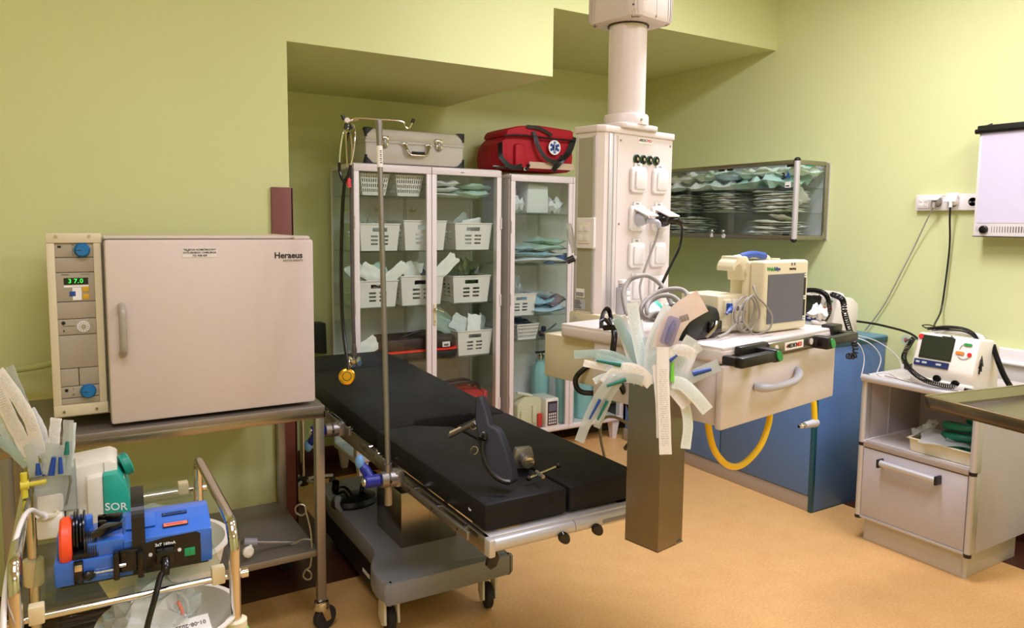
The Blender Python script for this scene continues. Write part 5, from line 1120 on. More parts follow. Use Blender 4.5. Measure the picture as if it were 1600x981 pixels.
for k in (-3, 0, 3): m.tube([AT(889+k, 348, 2.615), AT(892+k, 370, 2.615), AT(896+k*.3, 395, 2.615)], .0013, whitepl, 6, 3)
part(t, 'ribbed_tube', m, world=True)
m = MB(); m.cyl(AT(886, 408, 2.6), AT(897, 403, 2.6), .012, black, 14); m.cyl(AT(895, 404, 2.6), AT(902, 401, 2.6), .008, whitepl, 10); part(t, 'black_cap', m, 'black cap', world=True)
# ================================================================== chrome trolley with a glass top, left foreground
GZ = .72
t = thing('glass_top_trolley', 'chrome tube trolley with a clear glass top in the left foreground', 'trolley', (.11, 2.03, 0), R(-1))
for sx, x in ((-1, -.205), (1, .205)):
    m = MB(); yb_ = .12 if sx > 0 else .1
    m.tube([(x, -.335, .0+.06), (x, -.335, .3), (x, -.335, .7), (x, -.333, .775), (x, -.315, .805), (x, -.28, .818), (x, -.1, .818), (x, .13, .817), (x, .205, .812), (x, .235, .79), (x, .24, .75), (x, .24, .4), (x, .24, .06)], .0125, chrome, 16, 5); part(t, 'end_frame', m)
    for y in (-.335, .24):
        m = MB(); m.lathe([(.021, .53), (.024, .535), (.024, .6), (.018, .603)], cream, (x, y, 0), n=20); part(t, 'shelf_socket', m)
        m = MB(); m.lathe([(.012, -.012), (.035, -.01), (.035, .01), (.012, .012)], rubber, (x, y, .035), (1, 0, 0), 24); m.cyl((x, y, .04), (x, y, .08), .009, chrome, 10); part(t, 'castor', m)
for y in (-.318, .31):
    m = MB(); m.cyl((-.235, y, GZ-.022), (.235, y, GZ-.022), .0075, chrome, 14); m.lathe([(.011, 0), (.011, .014)], chrome, (.222, y, GZ-.022), (1, 0, 0), 12); m.lathe([(.011, 0), (.011, .014)], chrome, (-.222, y, GZ-.022), (-1, 0, 0), 12); part(t, 'cross_rail', m)
    for x in (-.172, .172):
        m = MB(); m.bx(x-.014, x+.014, y-.013, y+.013, GZ-.032, GZ+.006, tape, .003); part(t, 'rail_clip', m)
for x in (-.205, .205):
    m = MB(); m.cyl((x, .24, GZ-.022), (x, .31, GZ-.022), .006, chrome, 10); part(t, 'side_stub', m)
m = MB(); m.bx(-.182, .182, -.312, .305, GZ-.004, GZ+.002, glassmat('trolley_glass', (244, 250, 246), .01, .6)); part(t, 'glass_top', m)
m = MB(); m.bx(-.19, .19, -.32, .235, .535, .545, glassmat('trolley_glass', (244, 250, 246), .01, .6)); part(t, 'lower_glass_shelf', m)
# basins on the lower level
def basin(name, x, y, z, r, h, mt, label):
    m = MB(); m.lathe([(.001, 0), (r*.7, .001), (r*.88, h*.5), (r*.96, h*.93), (r*1.03, h*.95), (r*1.03, h), (r*.95, h), (r*.85, h*.5), (r*.67, .008), (.001, .008)], mt, (x, y, z), n=48, cap=False)
    return solo(name, m, label, 'basin')
basin('plastic_basin', .19, 2.0, .56, .16, .13, whiteold, 'white round basin under the trolley glass behind the blue device')
basin('lime_basin', .18, 1.755, .478, .165, .06, lime, 'lime green basin under the front of the trolley, below the white one')
basin('plastic_basin', .18, 1.76, .54, .145, .075, whiteold, 'white round basin filled with plastic bags at the front of the trolley')
cellophane('waste_bag', .14, 1.76, .56, .2, .17, .14, film, 'crumpled clear plastic wrappings heaped in the front basin', 'plastic bag', 21)
sheetpaper(.14, 1.72, .62, .1, .12, .1, R(20), R(-35), 'printed white wrapper among the clear bags in the front basin', paperw, 71)
m = MB(TR(.17, 1.665, .6, R(3)) @ Matrix.Rotation(R(25), 4, 'X')); m.bx(-.09, .085, -.045, .045, 0, .006, paperw, .002); m.text('01-08-2023', .0135, (.045, .025, .0065), -X, -Y, inkg, .0002); solo('flat_paper_packet', m, 'flat white paper packet lying across the front basin', 'packet')
m = MB(); m.tube([AY(x, y, 1.72) for x, y in [(268, 930), (278, 925), (290, 935), (295, 955)]], .004, filmw, 8, 4); m.tube([AY(x, y, 1.715) for x, y in [(278, 940), (283, 950), (286, 960)]], .004, mat('salmon_connector', (220, 130, 110), .4), 8, 3); solo('tubing_scrap', m, 'clear tubing with a salmon connector in the front basin', 'tubing')
pack('glove_pack', .25, 2.14, .695-.03, .17, .14, .03, filmg, 'green-tinted film pack lying in the rear basin right of the blue device', 'film pack', None, R(15), R(10), R(30), 200)
pack('swab_pack', .2, 2.2, .668, .15, .13, .03, filmw, 'frosted film pack lying at the back of the rear basin', 'film pack', None, R(10), 0, R(-20), 201)
# ---- blue infusion warmer
BM = frame((-.036, 1.765, GZ+.002), (.3, -.021, 0), (0, 0, 1))
t = thing('blue_roller_pump', 'bright blue roller pump with orange knob and black levers on the glass trolley', 'medical pump', M=BM)
BW = .308
pr_ = [(0, .006), (0, .083), (.04, .098), (.085, .108), (.12, .108), (.13, .006)]
m = MB(); m.prism([(-y, z) for y, z in pr_], blue, (.13, 0, 0), -Y, Z, X*(BW-.13), .004)
m.bx(0, .135, 0, .13, .006, .058, blue, .004); m.bx(.062, .135, .005, .125, .055, .09, blue, .004); m.prism([(-.03, .055), (-.03, .1), (-.125, .112), (-.125, .055)], blue, (.085, 0, 0), -Y*-1 if 0 else Y*-1, Z, X*.05, .003) if 0 else None
m.bx(.005, .025, .02, .12, .055, .105, blue, .005); m.bx(.02, .07, .095, .125, .055, .115, blue, .006); m.prism([(.0, .085), (.075, .085), (.075, .1), (.0, .1)], blue, (.135, .03, .0), X, Z, Y*.05) if 0 else None
m.box((.165, .055, .1045), (.06, .055, .004), blue, .0015, Matrix.Rotation(R(14), 3, 'X')); hs_ = part(t, 'housing', m)
m = MB(); m.bx(.01, .3, .01, .12, 0, .008, black); part(t, 'rubber_base', m)
m = MB(); m.prism([(.17, .0), (.284, .0), (.284, .068), (.276, .074), (.21, .072), (.17, .066)], blackm, (0, -.0015, .006), X, Z, Y*.002); m.text('2xT 160mA', .0085, (.212, -.002, .064), X, Z, inkwhite, .0003)
for x in (.182, .24): m.lathe([(.004, 0), (.004, .002)], inkwhite, (x, -.0015, .045), (0, -1, 0), 12)
bp = part(t, 'connection_panel', m, 'black connection panel')
m = MB(); m.bx(.192, .23, -.03, -.001, .028, .058, blackm, .004); m.tube([(.21, -.03, .04), (.21, -.045, .03), (.208, -.05, .015)], .009, blackm, 12, 3); part(bp, 'mains_plug', m)
m = MB(); m.bx(.25, .272, -.005, -.001, .028, .046, mat('green_rocker_switch', (20, 130, 80), .3, emit=(20, 160, 90), estr=.15), .001); m.bx(.261, .2615, -.0055, -.005, .03, .044, ink); part(bp, 'power_switch', m, 'green power switch')
m = MB(); hb = [(-.012, .01), (-.012, .11), (-.004, .15), (.03, .166), (.085, .17), (.11, .165), (.13, .135), (.134, .08)]
P2 = cat_rom([(a, b, 0) for a, b in hb], 4); L_ = len(P2); out_ = [(p.x, p.y) for p in P2]
inn = []
for i, p in enumerate(P2):
    tg = (P2[min(i+1, L_-1)]-P2[max(i-1, 0)]).normalized(); inn.append((p.x+tg.y*.011, p.y-tg.x*.011))
for i in range(L_-1): m.prism([out_[i], out_[i+1], inn[i+1], inn[i]], black, (.147, 0, 0), Y, Z, X*.026)
for z in (.03, .06): m.lathe([(.0045, 0), (.0045, .002)], black, (.16, -.012, z), (0, -1, 0), 12)
part(t, 'carry_handle', m, 'black carry handle over the top')
m = MB(); m.lathe([(.012, -.012), (.048, -.011), (.052, -.006), (.052, .006), (.046, .012), (.012, .013)], orange, (.022, .045, .088), (1, 0, 0), 36, sy=.92); part(t, 'orange_knob', m, 'orange control knob')
m = MB()
for x, r in ((.038, .046), (.044, .05), (.05, .038), (.056, .046)): m.lathe([(r*.5, -.0015), (r, -.0015), (r, .0015), (r*.5, .0015)], blackm, (x, .06, .098), (1, 0, 0), 32)
for k in range(6): m.lathe([(.01, -.001), (.033, -.001), (.033, .001), (.01, .001)], black, (.058+.004*k, .035, .072), (1, 0, 0), 28)
m.bx(.035, .085, .005, .06, .052, .07, black, .002); part(t, 'roller_discs', m, 'black stacked roller discs')
for pts, w_ in (([(.13, .1), (.09, .105), (.085, .09), (.125, .075)], .02), ([(.095, .045), (.13, .035), (.09, .005), (.07, .0)], .02), ([(.085, .07), (.1, .062), (.098, .05), (.08, .055)], .02), ([(.08, .105), (.1, .1), (.1, .085), (.08, .09)], .02)):
    m = MB(); m.prism(pts, blackm, (0, 0, .1), X, Y, Z*.016, .003); part(t, 'clamp_lever', m)
m = MB(); m.bx(.036, .054, -.008, .004, .01, .058, blackm, .002); m.bx(.038, .052, -.0095, -.008, .038, .052, chrome, .001); m.tube([(.054, -.008, .024), (.062, -.01, .026), (.075, -.008, .028)], [.006, .011, .008], blackm, 10, 3); part(t, 'spring_catch', m)
m = MB(); m.cyl((.075, -.006, .028), (.12, -.006, .028), .002, chrome, 8); m.bx(.11, .122, -.03, .0, .012, .07, blackm, .003); m.bx(.122, .16, -.018, .0, .022, .07, blackm, .003); m.bx(.156, .168, -.032, .0, .008, .066, blackm, .003); m.cyl((.12, -.02, .04), (.134, -.02, .04), .004, chrome, 10)
for x, z in ((.131, .06), (.15, .032)): m.lathe([(.0042, 0), (.0042, .001)], black, (x, -.018, z), (0, -1, 0), 12)
part(t, 'mounting_clamp', m, 'black pole clamp bracket')
m = MB()
for (x, y, mt) in ((.235, .067, black), (.235, .025, mat('coral_sticker', (225, 120, 95), .5))):
    rt = Matrix.Rotation(R(12 if y > .05 else 19), 3, 'X'); zc = .1055 if y > .05 else .0955
    m.box((x, y, zc), (.052, .013, .001), ink if mt is black else ink, 0, rt); m.box((x, y, zc+.0006), (.049, .0105, .001), mat('slate_sticker', (40, 70, 130), .5) if mt is black else mt, 0, rt)
    m.box((x-.002, y, zc+.0012), (.034, .0016, .001), ink if mt is black else inkred, 0, rt)
part(hs_, 'warning_stickers', m, 'one dark and one coral sticker')
m = MB(); s_ = AZ(255, 880, .752); m.tube([BM @ Vector((.205, -.05, .018)), AY(251, 900, 1.695), AY(242, 935, 1.66), AY(230, 980, 1.64), AY(222, 1030, 1.62)], .0062, blackm, 10, 6); solo('black_mains_cable', m, 'black mains cable hanging from the blue pump over the trolley front', 'cable')
# ---- white and turquoise device marked SOR
WM_ = frame((-.012, 2.12, GZ+.002), (.3, -.02, 0), (0, 0, 1))
t = thing('turquoise_white_monitor', 'white and turquoise medical device marked SOR standing behind the blue pump', 'medical device', M=WM_)
m = MB(); m.prism([(0, 0), (0, .1), (.012, .155), (.1, .165), (.118, .155), (.12, .06), (.085, .0)], whiteold, (0, -.0, 0), X, Z, Y*.14, .006); m.prism([(.05, .0), (.05, .13), (.086, .135), (.086, .0)], whiteold, (0, -.03, 0), X, Z, Y*.04, .005); m.bx(.088, .089, -.001, 0, .09, .16, inkg); part(t, 'housing', m)
m = MB(); m.prism([(.086, .0), (.086, .135), (.118, .137), (.136, .1), (.146, .06), (.146, .0)], teal, (0, -.032, 0), X, Z, Y*.17, .004); m.prism(rrect(.04, .03, .003), teal, (.112, -.028, .01), X, Z, Y*.01) if 0 else None
m.text('SOR', .027, (.113, -.0325, .05), (1, 0, -.14), Z, inkwhite, .0002, .0004); tp = part(t, 'turquoise_front', m, 'turquoise front part with handwritten letters SOR')
m = MB(); m.lathe([(.001, 0), (.026, 0), (.03, .006), (.03, .018), (.024, .022), (.001, .022)], teal, (.128, .06, .128), (1, .2, .35), 30)
for k in range(5): m.lathe([(.0305, .007+.0025*k), (.0305, .0078+.0025*k)], dgreen, (.128, .06, .128), (1, .2, .35), 24)
part(t, 'rotary_knob', m, 'turquoise rotary knob')
m = MB(); m.prism([(.02, .02), (.1, .02), (.11, .08), (.02, .09)], greyb, (.1352, 0, .0), Y, Vector((-.27, 0, 1)), X*.002) if 0 else None
m.box((.1345, .05, .09), (.002, .09, .05), modgrey, 0, Matrix.Rotation(R(-18), 3, 'Y'))
for k in range(3):
    for j in range(3): m.box((.1362-.012*(j-1)*.28, .025+.025*k, .09+.014*(j-1)), (.002, .014, .008), whiteold, 0, Matrix.Rotation(R(-18), 3, 'Y'))
part(tp, 'keypad', m)
m = MB(); m.bx(.008, .036, -.0012, 0, .02, .045, paperw)
for k in range(6): m.bx(.011+.003*k, .0125+.003*k, -.0018, -.0012, .024, .036, ink)
m.bx(.04, .048, -.0012, 0, .03, .055, paperw); part(t, 'barcode_sticker', m)
# ---- off-white supply block with round recess, and the white cable
t = thing('charging_cradle', 'off-white cradle with a cup-shaped recess standing left of the device marked SOR', 'charging cradle', (-.04, 2.12, GZ+.002), R(-4))
m = MB(); m.bx(-.03, .026, -.05, .08, 0, .055, whiteold, .006); m.bx(-.03, .026, -.02, .08, .055, .1, whiteold, .006); part(t, 'body', m)
m = MB(); m.lathe([(.018, .05), (.022, .056), (.022, .062), (.017, .062), (.015, .052)], cream, (-.004, -.035, 0), n=24); part(t, 'cup_ring', m)
m = MB(); m.tube([AY(68, 806, 2.06), AY(60, 802, 2.02), AY(48, 797, 1.97), AY(36, 810, 1.9), AY(24, 845, 1.82), AY(12, 900, 1.74), AY(6, 950, 1.7), AY(5, 1000, 1.66)], .0056, whitepl, 12, 6)
for k in range(4): m.lathe([(.009, -.001), (.009, .001)], whitepl, AY(70-3*k, 807-k, 2.06), (AY(60, 803, 2.04)-AY(70, 807, 2.06)), 12)
solo('white_cable', m, 'thick white cable arching over the left end of the glass trolley', 'cable')
# ---- clear holder with sleeves at the trolley corner
CB = Vector((-.03, 2.14, .775))
t = thing('clear_tube_cup', 'clear plastic box holder clamped at the back left of the trolley full of wrapped tubes', 'holder', tuple(CB))
m = MB(); a, b = .045, .035
for (x0, x1, y0, y1) in ((-a, a, -b, -b+.002), (-a, a, b-.002, b), (-a, -a+.002, -b, b), (a-.002, a, -b, b)): m.bx(x0, x1, y0, y1, 0, .11, filmw)
m.bx(-a, a, -b, b, 0, .002, filmw); part(t, 'clear_box', m)
m = MB(); m.tube([(-.05, -.04, .09), (.03, -.04, .1), (.02, -.05, .02)], .003, steel, 8, 3); m.tube([(-.055, -.04, .095), (-.058, -.04, .03)], .0035, steel, 8); part(t, 'wire_bracket', m)
m = MB(); q = AY(38, 758, 2.08); m.cyl(q+Vector((0, 0, -.03)), q+Vector((0, 0, .03)), .0075, yvalve, 12); m.cyl(q, q+Vector((.045, .0, .002)), .006, yvalve, 12); m.cyl(q+Vector((-.008, 0, 0)), q+Vector((.01, 0, 0)), .011, yvalve, 12); part(t, 'yellow_tap', m, 'yellow T-shaped tap', world=True)
LD = 1.86
L0 = 'wrapped tubes in the clear holder'
sleeve([(48, 715), (30, 680), (12, 645), (-12, 590)], LD, 26, paper, 'printed sleeve leaning far left out of the clear holder')
sleeve([(62, 712), (48, 660), (22, 615), (-4, 580)], LD-.03, 24, paper, 'long printed sleeve crossing in front of the others from the clear holder', dz=[0, -.02, -.03, -.03])
sleeve([(60, 700), (46, 650), (30, 610), (15, 572)], LD+.03, 15, filmw, 'slim frosted sleeve rising highest out of the clear holder', dgreen, ((37, 625), (23, 600)))
sleeve([(45, 725), (25, 700), (8, 670), (-20, 630)], LD+.02, 26, paperg, 'green-tinted sleeve bending left low out of the clear holder')
sleeve([(42, 728), (20, 705), (0, 690), (-25, 670)], LD+.0, 18, filmg, 'teal film sleeve lowest in the left fan of the clear holder')
sleeve([(50, 720), (32, 690), (12, 660), (-15, 640)], LD+.06, 22, filmg, 'broad teal film sleeve at the back of the left fan', dgreen, ((12, 618), (-2, 604)))
sleeve([(70, 715), (66, 680), (58, 660), (46, 640)], LD+.05, 20, paper, 'printed sleeve behind the upright ones of the clear holder')
sleeve([(86, 720), (84, 700), (86, 672), (88, 653)], LD-.02, 21, paper, 'upright paper sleeve with a small barcode in the clear holder', wd=(1, .05, 0))
sleeve([(55, 745), (52, 725), (48, 705), (44, 694)], LD-.05, 22, filmw, 'short frosted sleeve with a blue connector at the left front of the clear holder', bluef, ((60, 742), (59, 724)), wd=(1, .2, 0))
sleeve([(76, 742), (78, 725), (80, 710), (82, 692)], LD-.06, 24, filmw, 'frosted sleeve with a blue connector in the middle of the clear holder', bluef, ((80, 742), (84, 714)), wd=(1, 0, 0))
sleeve([(93, 742), (94, 725), (94, 710), (94, 695)], LD-.055, 18, filmw, 'frosted sleeve with a blue connector right of the middle one in the clear holder', bluef, ((95, 740), (94, 714)), wd=(1, 0, 0))
sleeve([(103, 742), (104, 720), (106, 690), (107, 656)], LD-.04, 19, filmw, 'tall clear sleeve with a green connector at the right of the clear holder', dgreen, ((104, 710), (105, 690)), wd=(1, .0, 0))
sleeve([(108, 742), (110, 720), (112, 700), (114, 660)], LD-.0, 12, paperg, 'narrow printed sleeve at the far right edge of the clear holder', wd=(1, .0, 0))
sleeve([(66, 745), (70, 730), (70, 718), (68, 705)], LD-.03, 12, film, 'small clear sleeve with a blue connector hidden between the front ones', bluef, ((68, 742), (69, 724)), wd=(1, .0, 0))
# ---- pale green dust sheet draped behind the incubator's left side is the wall; an oxygen hose droops there
m = MB(); m.tube([(-.35, 3.1, .98), (-.2, 3.12, .965), (-.08, 3.1, .975), (.0, 3.05, 1.0)], .012, mat('pale_green_hose', (180, 190, 130), .5), 12, 6); solo('pale_green_hose', m, 'pale green hose drooping on the wall left of the incubator', 'hose')
# black round knob at the right side of the incubator is the head of a wall hook
# ================================================================== blue base cabinet along the right wall
t = thing('blue_base_cabinet', 'blue laminate base cabinet with dark teal edges along the right wall', 'cabinet', (3.6, 3.16, 0))
x0, x1, y0, y1 = 3.312-3.6, 3.888-3.6, 2.4-3.16, 3.925-3.16
m = MB(); m.bx(x0+.02, x1, y0, y0+.018, .0, .875, bluecab, .001); m.bx(x0+.02, x1, y1-.018, y1, .08, .875, bluecab); m.bx(x0+.02, x1, y0+.018, y1-.018, .08, .1, bluecab); m.bx(x1-.01, x1, y0+.018, y1-.018, .1, .875, bluecab); m.bx(x0, x0+.022, y0-.001, y0+.022, .0, .88, tealedge, .003); m.bx(x0+.02, x1, y0-.001, y0+.003, 0, .006, tealedge); part(t, 'carcass', m)
for a, b in ((y0+.024, 3.033-3.16), (3.041-3.16, y1-.1)):
    m = MB(); m.bx(x0, x0+.018, a, b, .088, .87, bluecab, .001); m.bx(x0+.001, x0+.019, a-.004, a+.002, .088, .87, tealedge); part(t, 'door', m)
m = MB(); m.bx(x0+.006, x0+.02, y0+.02, y1, .0, .083, kick, .001); part(t, 'kickboard', m)
m = MB(); m.bx(x0-.012, x1+.01, y0-.006, y1, .872, .905, bluetop, .006); m.bx(x0-.013, x1+.01, y0-.007, y0-.001, .872, .896, tealedge, .002); part(t, 'countertop', m)
# ================================================================== glazed wall cabinet 3A
t = thing('wall_display_cabinet', 'aluminium-framed glass wall cabinet marked 3A full of white sterile packs', 'wall cabinet', (3.9, 3.4, 1.418))
X0, X1, Y0_, Y1_, H_ = -.3, -.001, -.592, .6, .455
m = MB()
for z in (.012, H_-.012):
    m.bx(X0+.02, X1-.03, Y0_, Y0_+.022, z-.014, z+.014, alud, .008); m.bx(X0-.008, X0+.018, Y0_+.02, Y1_, z-.014, z+.014, alud, .008)
m.bx(X0, X1, Y1_-.018, Y1_, 0, H_, alud, .004); m.bx(X1-.035, X1, Y0_, Y0_+.022, .004, H_-.004, alud, .01); m.bx(X1-.006, X1, Y0_, Y1_, 0, H_, greylam2); m.bx(X0+.02, X1-.01, Y0_+.01, Y1_-.02, .003, .012, greylam); part(t, 'frame', m)
m = MB(); m.bx(X0+.02, X1-.01, Y0_+.01, Y1_-.02, H_-.01, H_-.004, glass); part(t, 'top_glass', m)
m = MB(); m.lathe([(.0165, .0), (.0165, H_)], alu, (X0, Y0_, 0), n=28); part(t, 'corner_post', m, 'round silver corner post')
for z, s_ in ((0, -1), (H_, 1)):
    m = MB(); m.ball((X0, Y0_, z), .0185, black, (1, 1, .8)); part(t, 'post_cap', m)
m = MB(); m.bx(X0+.02, X1-.036, Y0_+.009, Y0_+.013, .025, H_-.025, glass); m.bx(-.22, -.15, Y0_+.0065, Y0_+.0085, H_-.032, H_-.024, teal); part(t, 'side_glass', m)
for a, b, dx in ((Y0_+.02, .12, 0), (.0, Y1_-.02, .008)):
    m = MB(); m.bx(X0+dx, X0+dx+.004, a, b, .022, H_-.024, glass); d = part(t, 'sliding_door', m)
    m = MB(); yk = .01 if dx else -.02
    yk = (3.326 if not dx else 3.428)-3.4; m.lathe([(.004, 0), (.005, .012), (.0115, .016), (.0125, .022), (.009, .028), (.001, .029)], chrome, (X0+dx, yk, .043), (-1, 0, 0), 20); k_ = part(d, 'knob', m)
    m = MB()
    if dx: m.prism([(-.013, -.03), (.013, -.03), (.004, .0), (-.004, .0)], whitepl, (X0-.012, yk, .035), -Y, Z, X*.002)
    else: m.lathe([(.015, 0), (.015, .002)], whitepl, (X0-.012, yk, .014), (-1, 0, 0), 24); m.bx(X0-.0148, X0-.0142, yk-.001, yk+.001, .004, .026, inkg)
    part(k_, 'key_tag', m, 'white key tag')
m = MB(); ax_ = X0-.0006
m.text('3', .052, (ax_, 2.9-3.4, .365), -Y, Z, ink, .0022, .0004); m.text('A', .044, (ax_, 2.868-3.4, .367), -Y, Z, inkblue, .002, .0004); m.bx(ax_-.0004, ax_+.0004, 2.845-3.4, 2.885-3.4, .3, .332, paperw); m.bx(ax_-.0008, ax_-.0003, 2.855-3.4, 2.88-3.4, .306, .313, ink); part(t, 'cabinet_mark', m, 'black 3 and blue A with a small white label')
for y, z in ((-.02, H_-.03), (-.09, H_-.03), (-.54, H_-.032), (-.53, .03)):
    m = MB(); m.bx(X0+.001, X0+.012, y-.022, y+.022, z-.006, z+.007, black, .002); part(t, 'door_stop', m)
for z in (.303, .158):
    m = MB(); m.bx(X0+.018, X1-.008, Y0_+.016, Y1_-.02, z-.006, z, glassg); part(t, 'glass_shelf', m)
# contents
WY = 3.4
def stack(yc, z0, n, w_, d_, dh, label, tint, sd, cat='sterile pouch', grp=None, xc=3.74):
    rnd = random.Random(sd)
    for k in range(n):
        z = z0+dh*k+.0015
        lab = label.format({0: 'lowest', n-1: 'topmost'}.get(k, ['second', 'third', 'fourth', 'fifth', 'sixth', 'seventh', 'eighth', 'ninth'][min(k-1, 8)]+' from the bottom'))
        pack('sterile_pouch', xc+rnd.uniform(-.01, .01), yc+rnd.uniform(-.015, .015), z, w_*rnd.uniform(.92, 1.05), d_*rnd.uniform(.92, 1.04), dh*1.15, tint[k % len(tint)], lab, cat, grp, 0, rnd.uniform(-.04, .04), rnd.uniform(-.12, .12), 300+sd*7+k % 3, .9)
PT = (mat('cream_pouch', (238, 232, 218), .6), mat('white_pouch', (246, 244, 238), .6), mat('grey_pouch', (214, 214, 208), .6))
stack(3.83, 1.578, 9, .2, .22, .0135, 'thin pouch in the far left middle-shelf pile of the wall cabinet, {}', PT, 1)
stack(3.44, 1.578, 9, .2, .27, .014, 'thin pouch in the central middle-shelf pile of the wall cabinet, {}', PT, 2)
stack(3.02, 1.578, 9, .2, .28, .014, 'thin pouch in the right middle-shelf pile of the wall cabinet, {}', PT, 3)
stack(3.76, 1.432, 8, .2, .3, .0145, 'thin pouch in the left bottom pile of the wall cabinet, {}', PT, 4)
stack(3.04, 1.432, 7, .2, .3, .013, 'thin pouch in the right bottom pile of the wall cabinet, {}', PT, 5)
for k, (y, z, w_, h, mt, lb) in enumerate([
        (3.86, 1.722, .22, .055, mat('bright_wrap', (240, 241, 238), .8), 'white soft pack at the far left of the wall cabinet top shelf'), (3.8, 1.776, .26, .06, mat('bright_wrap', (240, 241, 238), .8), 'white soft pack lying on the far left one in the wall cabinet'),
        (3.6, 1.722, .2, .06, mat('bright_wrap', (240, 241, 238), .8), 'white soft pack second from the left on the wall cabinet top shelf'), (3.56, 1.782, .2, .06, mat('aqua_white_wrap', (222, 238, 230), .8), 'pale green soft pack lying second from the left on the upper layer'),
        (3.42, 1.722, .22, .06, mat('bright_wrap', (240, 241, 238), .8), 'bright white crumpled pack in the middle of the wall cabinet top shelf'), (3.36, 1.782, .22, .055, mat('sky_wrap', (186, 216, 230), .8), 'light blue wrapped pack in the middle of the upper layer'),
        (3.2, 1.722, .22, .07, mat('aqua_film_wrap', (196, 226, 220), .5), 'aqua film pack right of the middle on the wall cabinet top shelf'), (3.14, 1.785, .26, .055, mat('aqua_white_wrap', (222, 238, 230), .8), 'pale aqua pack above the film pack at the right of the top shelf'),
        (2.99, 1.722, .22, .08, mat('aqua_film_wrap', (196, 226, 220), .5), 'aqua film pack behind the 3A mark'), (2.91, 1.79, .16, .06, mat('aqua_white_wrap', (222, 238, 230), .8), 'pale aqua pack at the right end of the upper layer by the corner post')]):
    pack('soft_pack', 3.74, y, z, .24, w_, h, mt, lb, 'soft pack', None, 0, 0, R(7*(k % 3)-6), 400+k, .8)
sheetpaper(3.72, 2.91, 1.66, .16, .1, R(90), R(20), R(-40), 'loose white sleeve tilted at the right end of the middle shelf', paperw, 90)
sheetpaper(3.7, 2.98, 1.545, .14, .1, R(80), 0, R(-70), 'loose cream sleeve on top of the right bottom pile', PT[0], 91)
# ================================================================== socket strip
t = thing('wall_socket_strip', 'white wall socket strip with two plugged cords left of the light box', 'socket strip', (3.9, 2.08, 1.585))
m = MB(); m.bx(-.03, -.0005, -.2, .19, 0, .083, whitepl, .006); m.bx(-.031, -.029, -.03, .05, .072, .077, tape); part(t, 'trunking', m)
m = MB(); m.bx(-.036, -.03, .115, .175, .012, .068, whitepl, .002)
for a in (-1, 1):
    for b in (-1, 1): m.bx(-.0385, -.0355, .145+a*.013-.01, .145+a*.013+.01, .04+b*.012-.008, .04+b*.012+.008, whiteold, .001)
part(t, 'data_outlet', m)
for y in (.07, -.01, -.1):
    m = MB(); m.lathe([(.026, 0), (.026, .003), (.022, .003), (.021, -.0)], whitepl, (-.03, y, .041), (-1, 0, 0), 28)
    for s_ in (-1, 1): m.lathe([(.0055, 0), (.0055, .0036)], inkg, (-.03, y+s_*.012, .041), (-1, 0, 0), 12)
    m.bx(-.0335, -.033, y-.008, y+.008, .0405, .0415, inkg); part(t, 'socket', m)
def plugc(y, z, lidang, bodyc, pts, r, mt, label):
    t = thing('plugged_cord', label, 'cord', (3.86, y, z))
    m = MB(); m.lathe([(.021, 0), (.021, .02), (.015, .032), (.01, .036)], bodyc, (3.868, y, z), (-1, 0, 0), 20); m.tube([(3.84, y, z), (3.83, y, z-.006), (3.828, y, z-.03)], .0085, bodyc, 12, 3); part(t, 'plug', m, world=True)
    m = MB(); m.box((3.838, y+.005, z+.02), (.052, .058, .005), whitepl, .002, Matrix.Rotation(R(lidang), 3, 'Y')); part(t, 'socket_lid', m, world=True)
    m = MB(); m.tube(pts, r, mt, 8, 6); part(t, 'cord', m, world=True)
plugc(2.15, 1.628, -25, greyc, [(3.828, 2.15, 1.6), (3.85, 2.19, 1.54), (3.875, 2.27, 1.38), (3.875, 2.32, 1.27), (3.88, 2.4, 1.1), (3.88, 2.46, 1.0), (3.88, 2.52, .915)], .0036, greyc, 'grey thin cord slanting down the wall from the socket strip to the blue cabinet')
plugc(2.065, 1.63, -60, whitepl, [(3.828, 2.065, 1.6), (3.84, 2.07, 1.54), (3.87, 2.078, 1.4), (3.87, 2.088, 1.2), (3.85, 2.09, 1.07), (3.6, 1.98, 1.02), (3.52, 1.87, 1.03)], .0048, black, 'black cord running straight down from the socket strip to the defibrillator')
# ================================================================== light box
t = thing('xray_light_box', 'white wall light box with black clip roller and round dimmer knob', 'light box', (3.9, 1.55, 1.458))
m = MB(); m.bx(-.1, -.0005, -.45, .385, 0, .49, whitepl, .005); m.bx(-.101, -.02, -.45, .386, -.002, .002, black); part(t, 'housing', m)
m = MB(); m.bx(-.102, -.1, -.45, .37, .065, .49, lightpanel); part(t, 'lit_panel', m)
m = MB(); m.bx(-.106, -.06, -.45, .395, .488, .528, black, .005); m.cyl((-.108, .398, .5), (-.108, -.45, .5), .012, blackm, 20); m.cyl((-.08, .36, .526), (-.08, .34, .532), .006, black, 10); part(t, 'film_clip_roller', m)
m = MB(); m.lathe([(.02, 0), (.0185, .012), (.015, .014)], blackm, (-.1, .335, .033), (-1, 0, 0), 28); part(t, 'dimmer_knob', m)
m = MB()
for k in range(17): 
    w_ = .0012+.00018*k; y = .3-.0118*k; m.bx(-.1006, -.0998, y-w_, y+w_, .02, .048, inkg)
for k in range(2): m.bx(-.1006, -.0998, .362+.007*k, .3635+.007*k, .022, .046, inkg)
part(t, 'dimmer_scale', m, None, False, True)
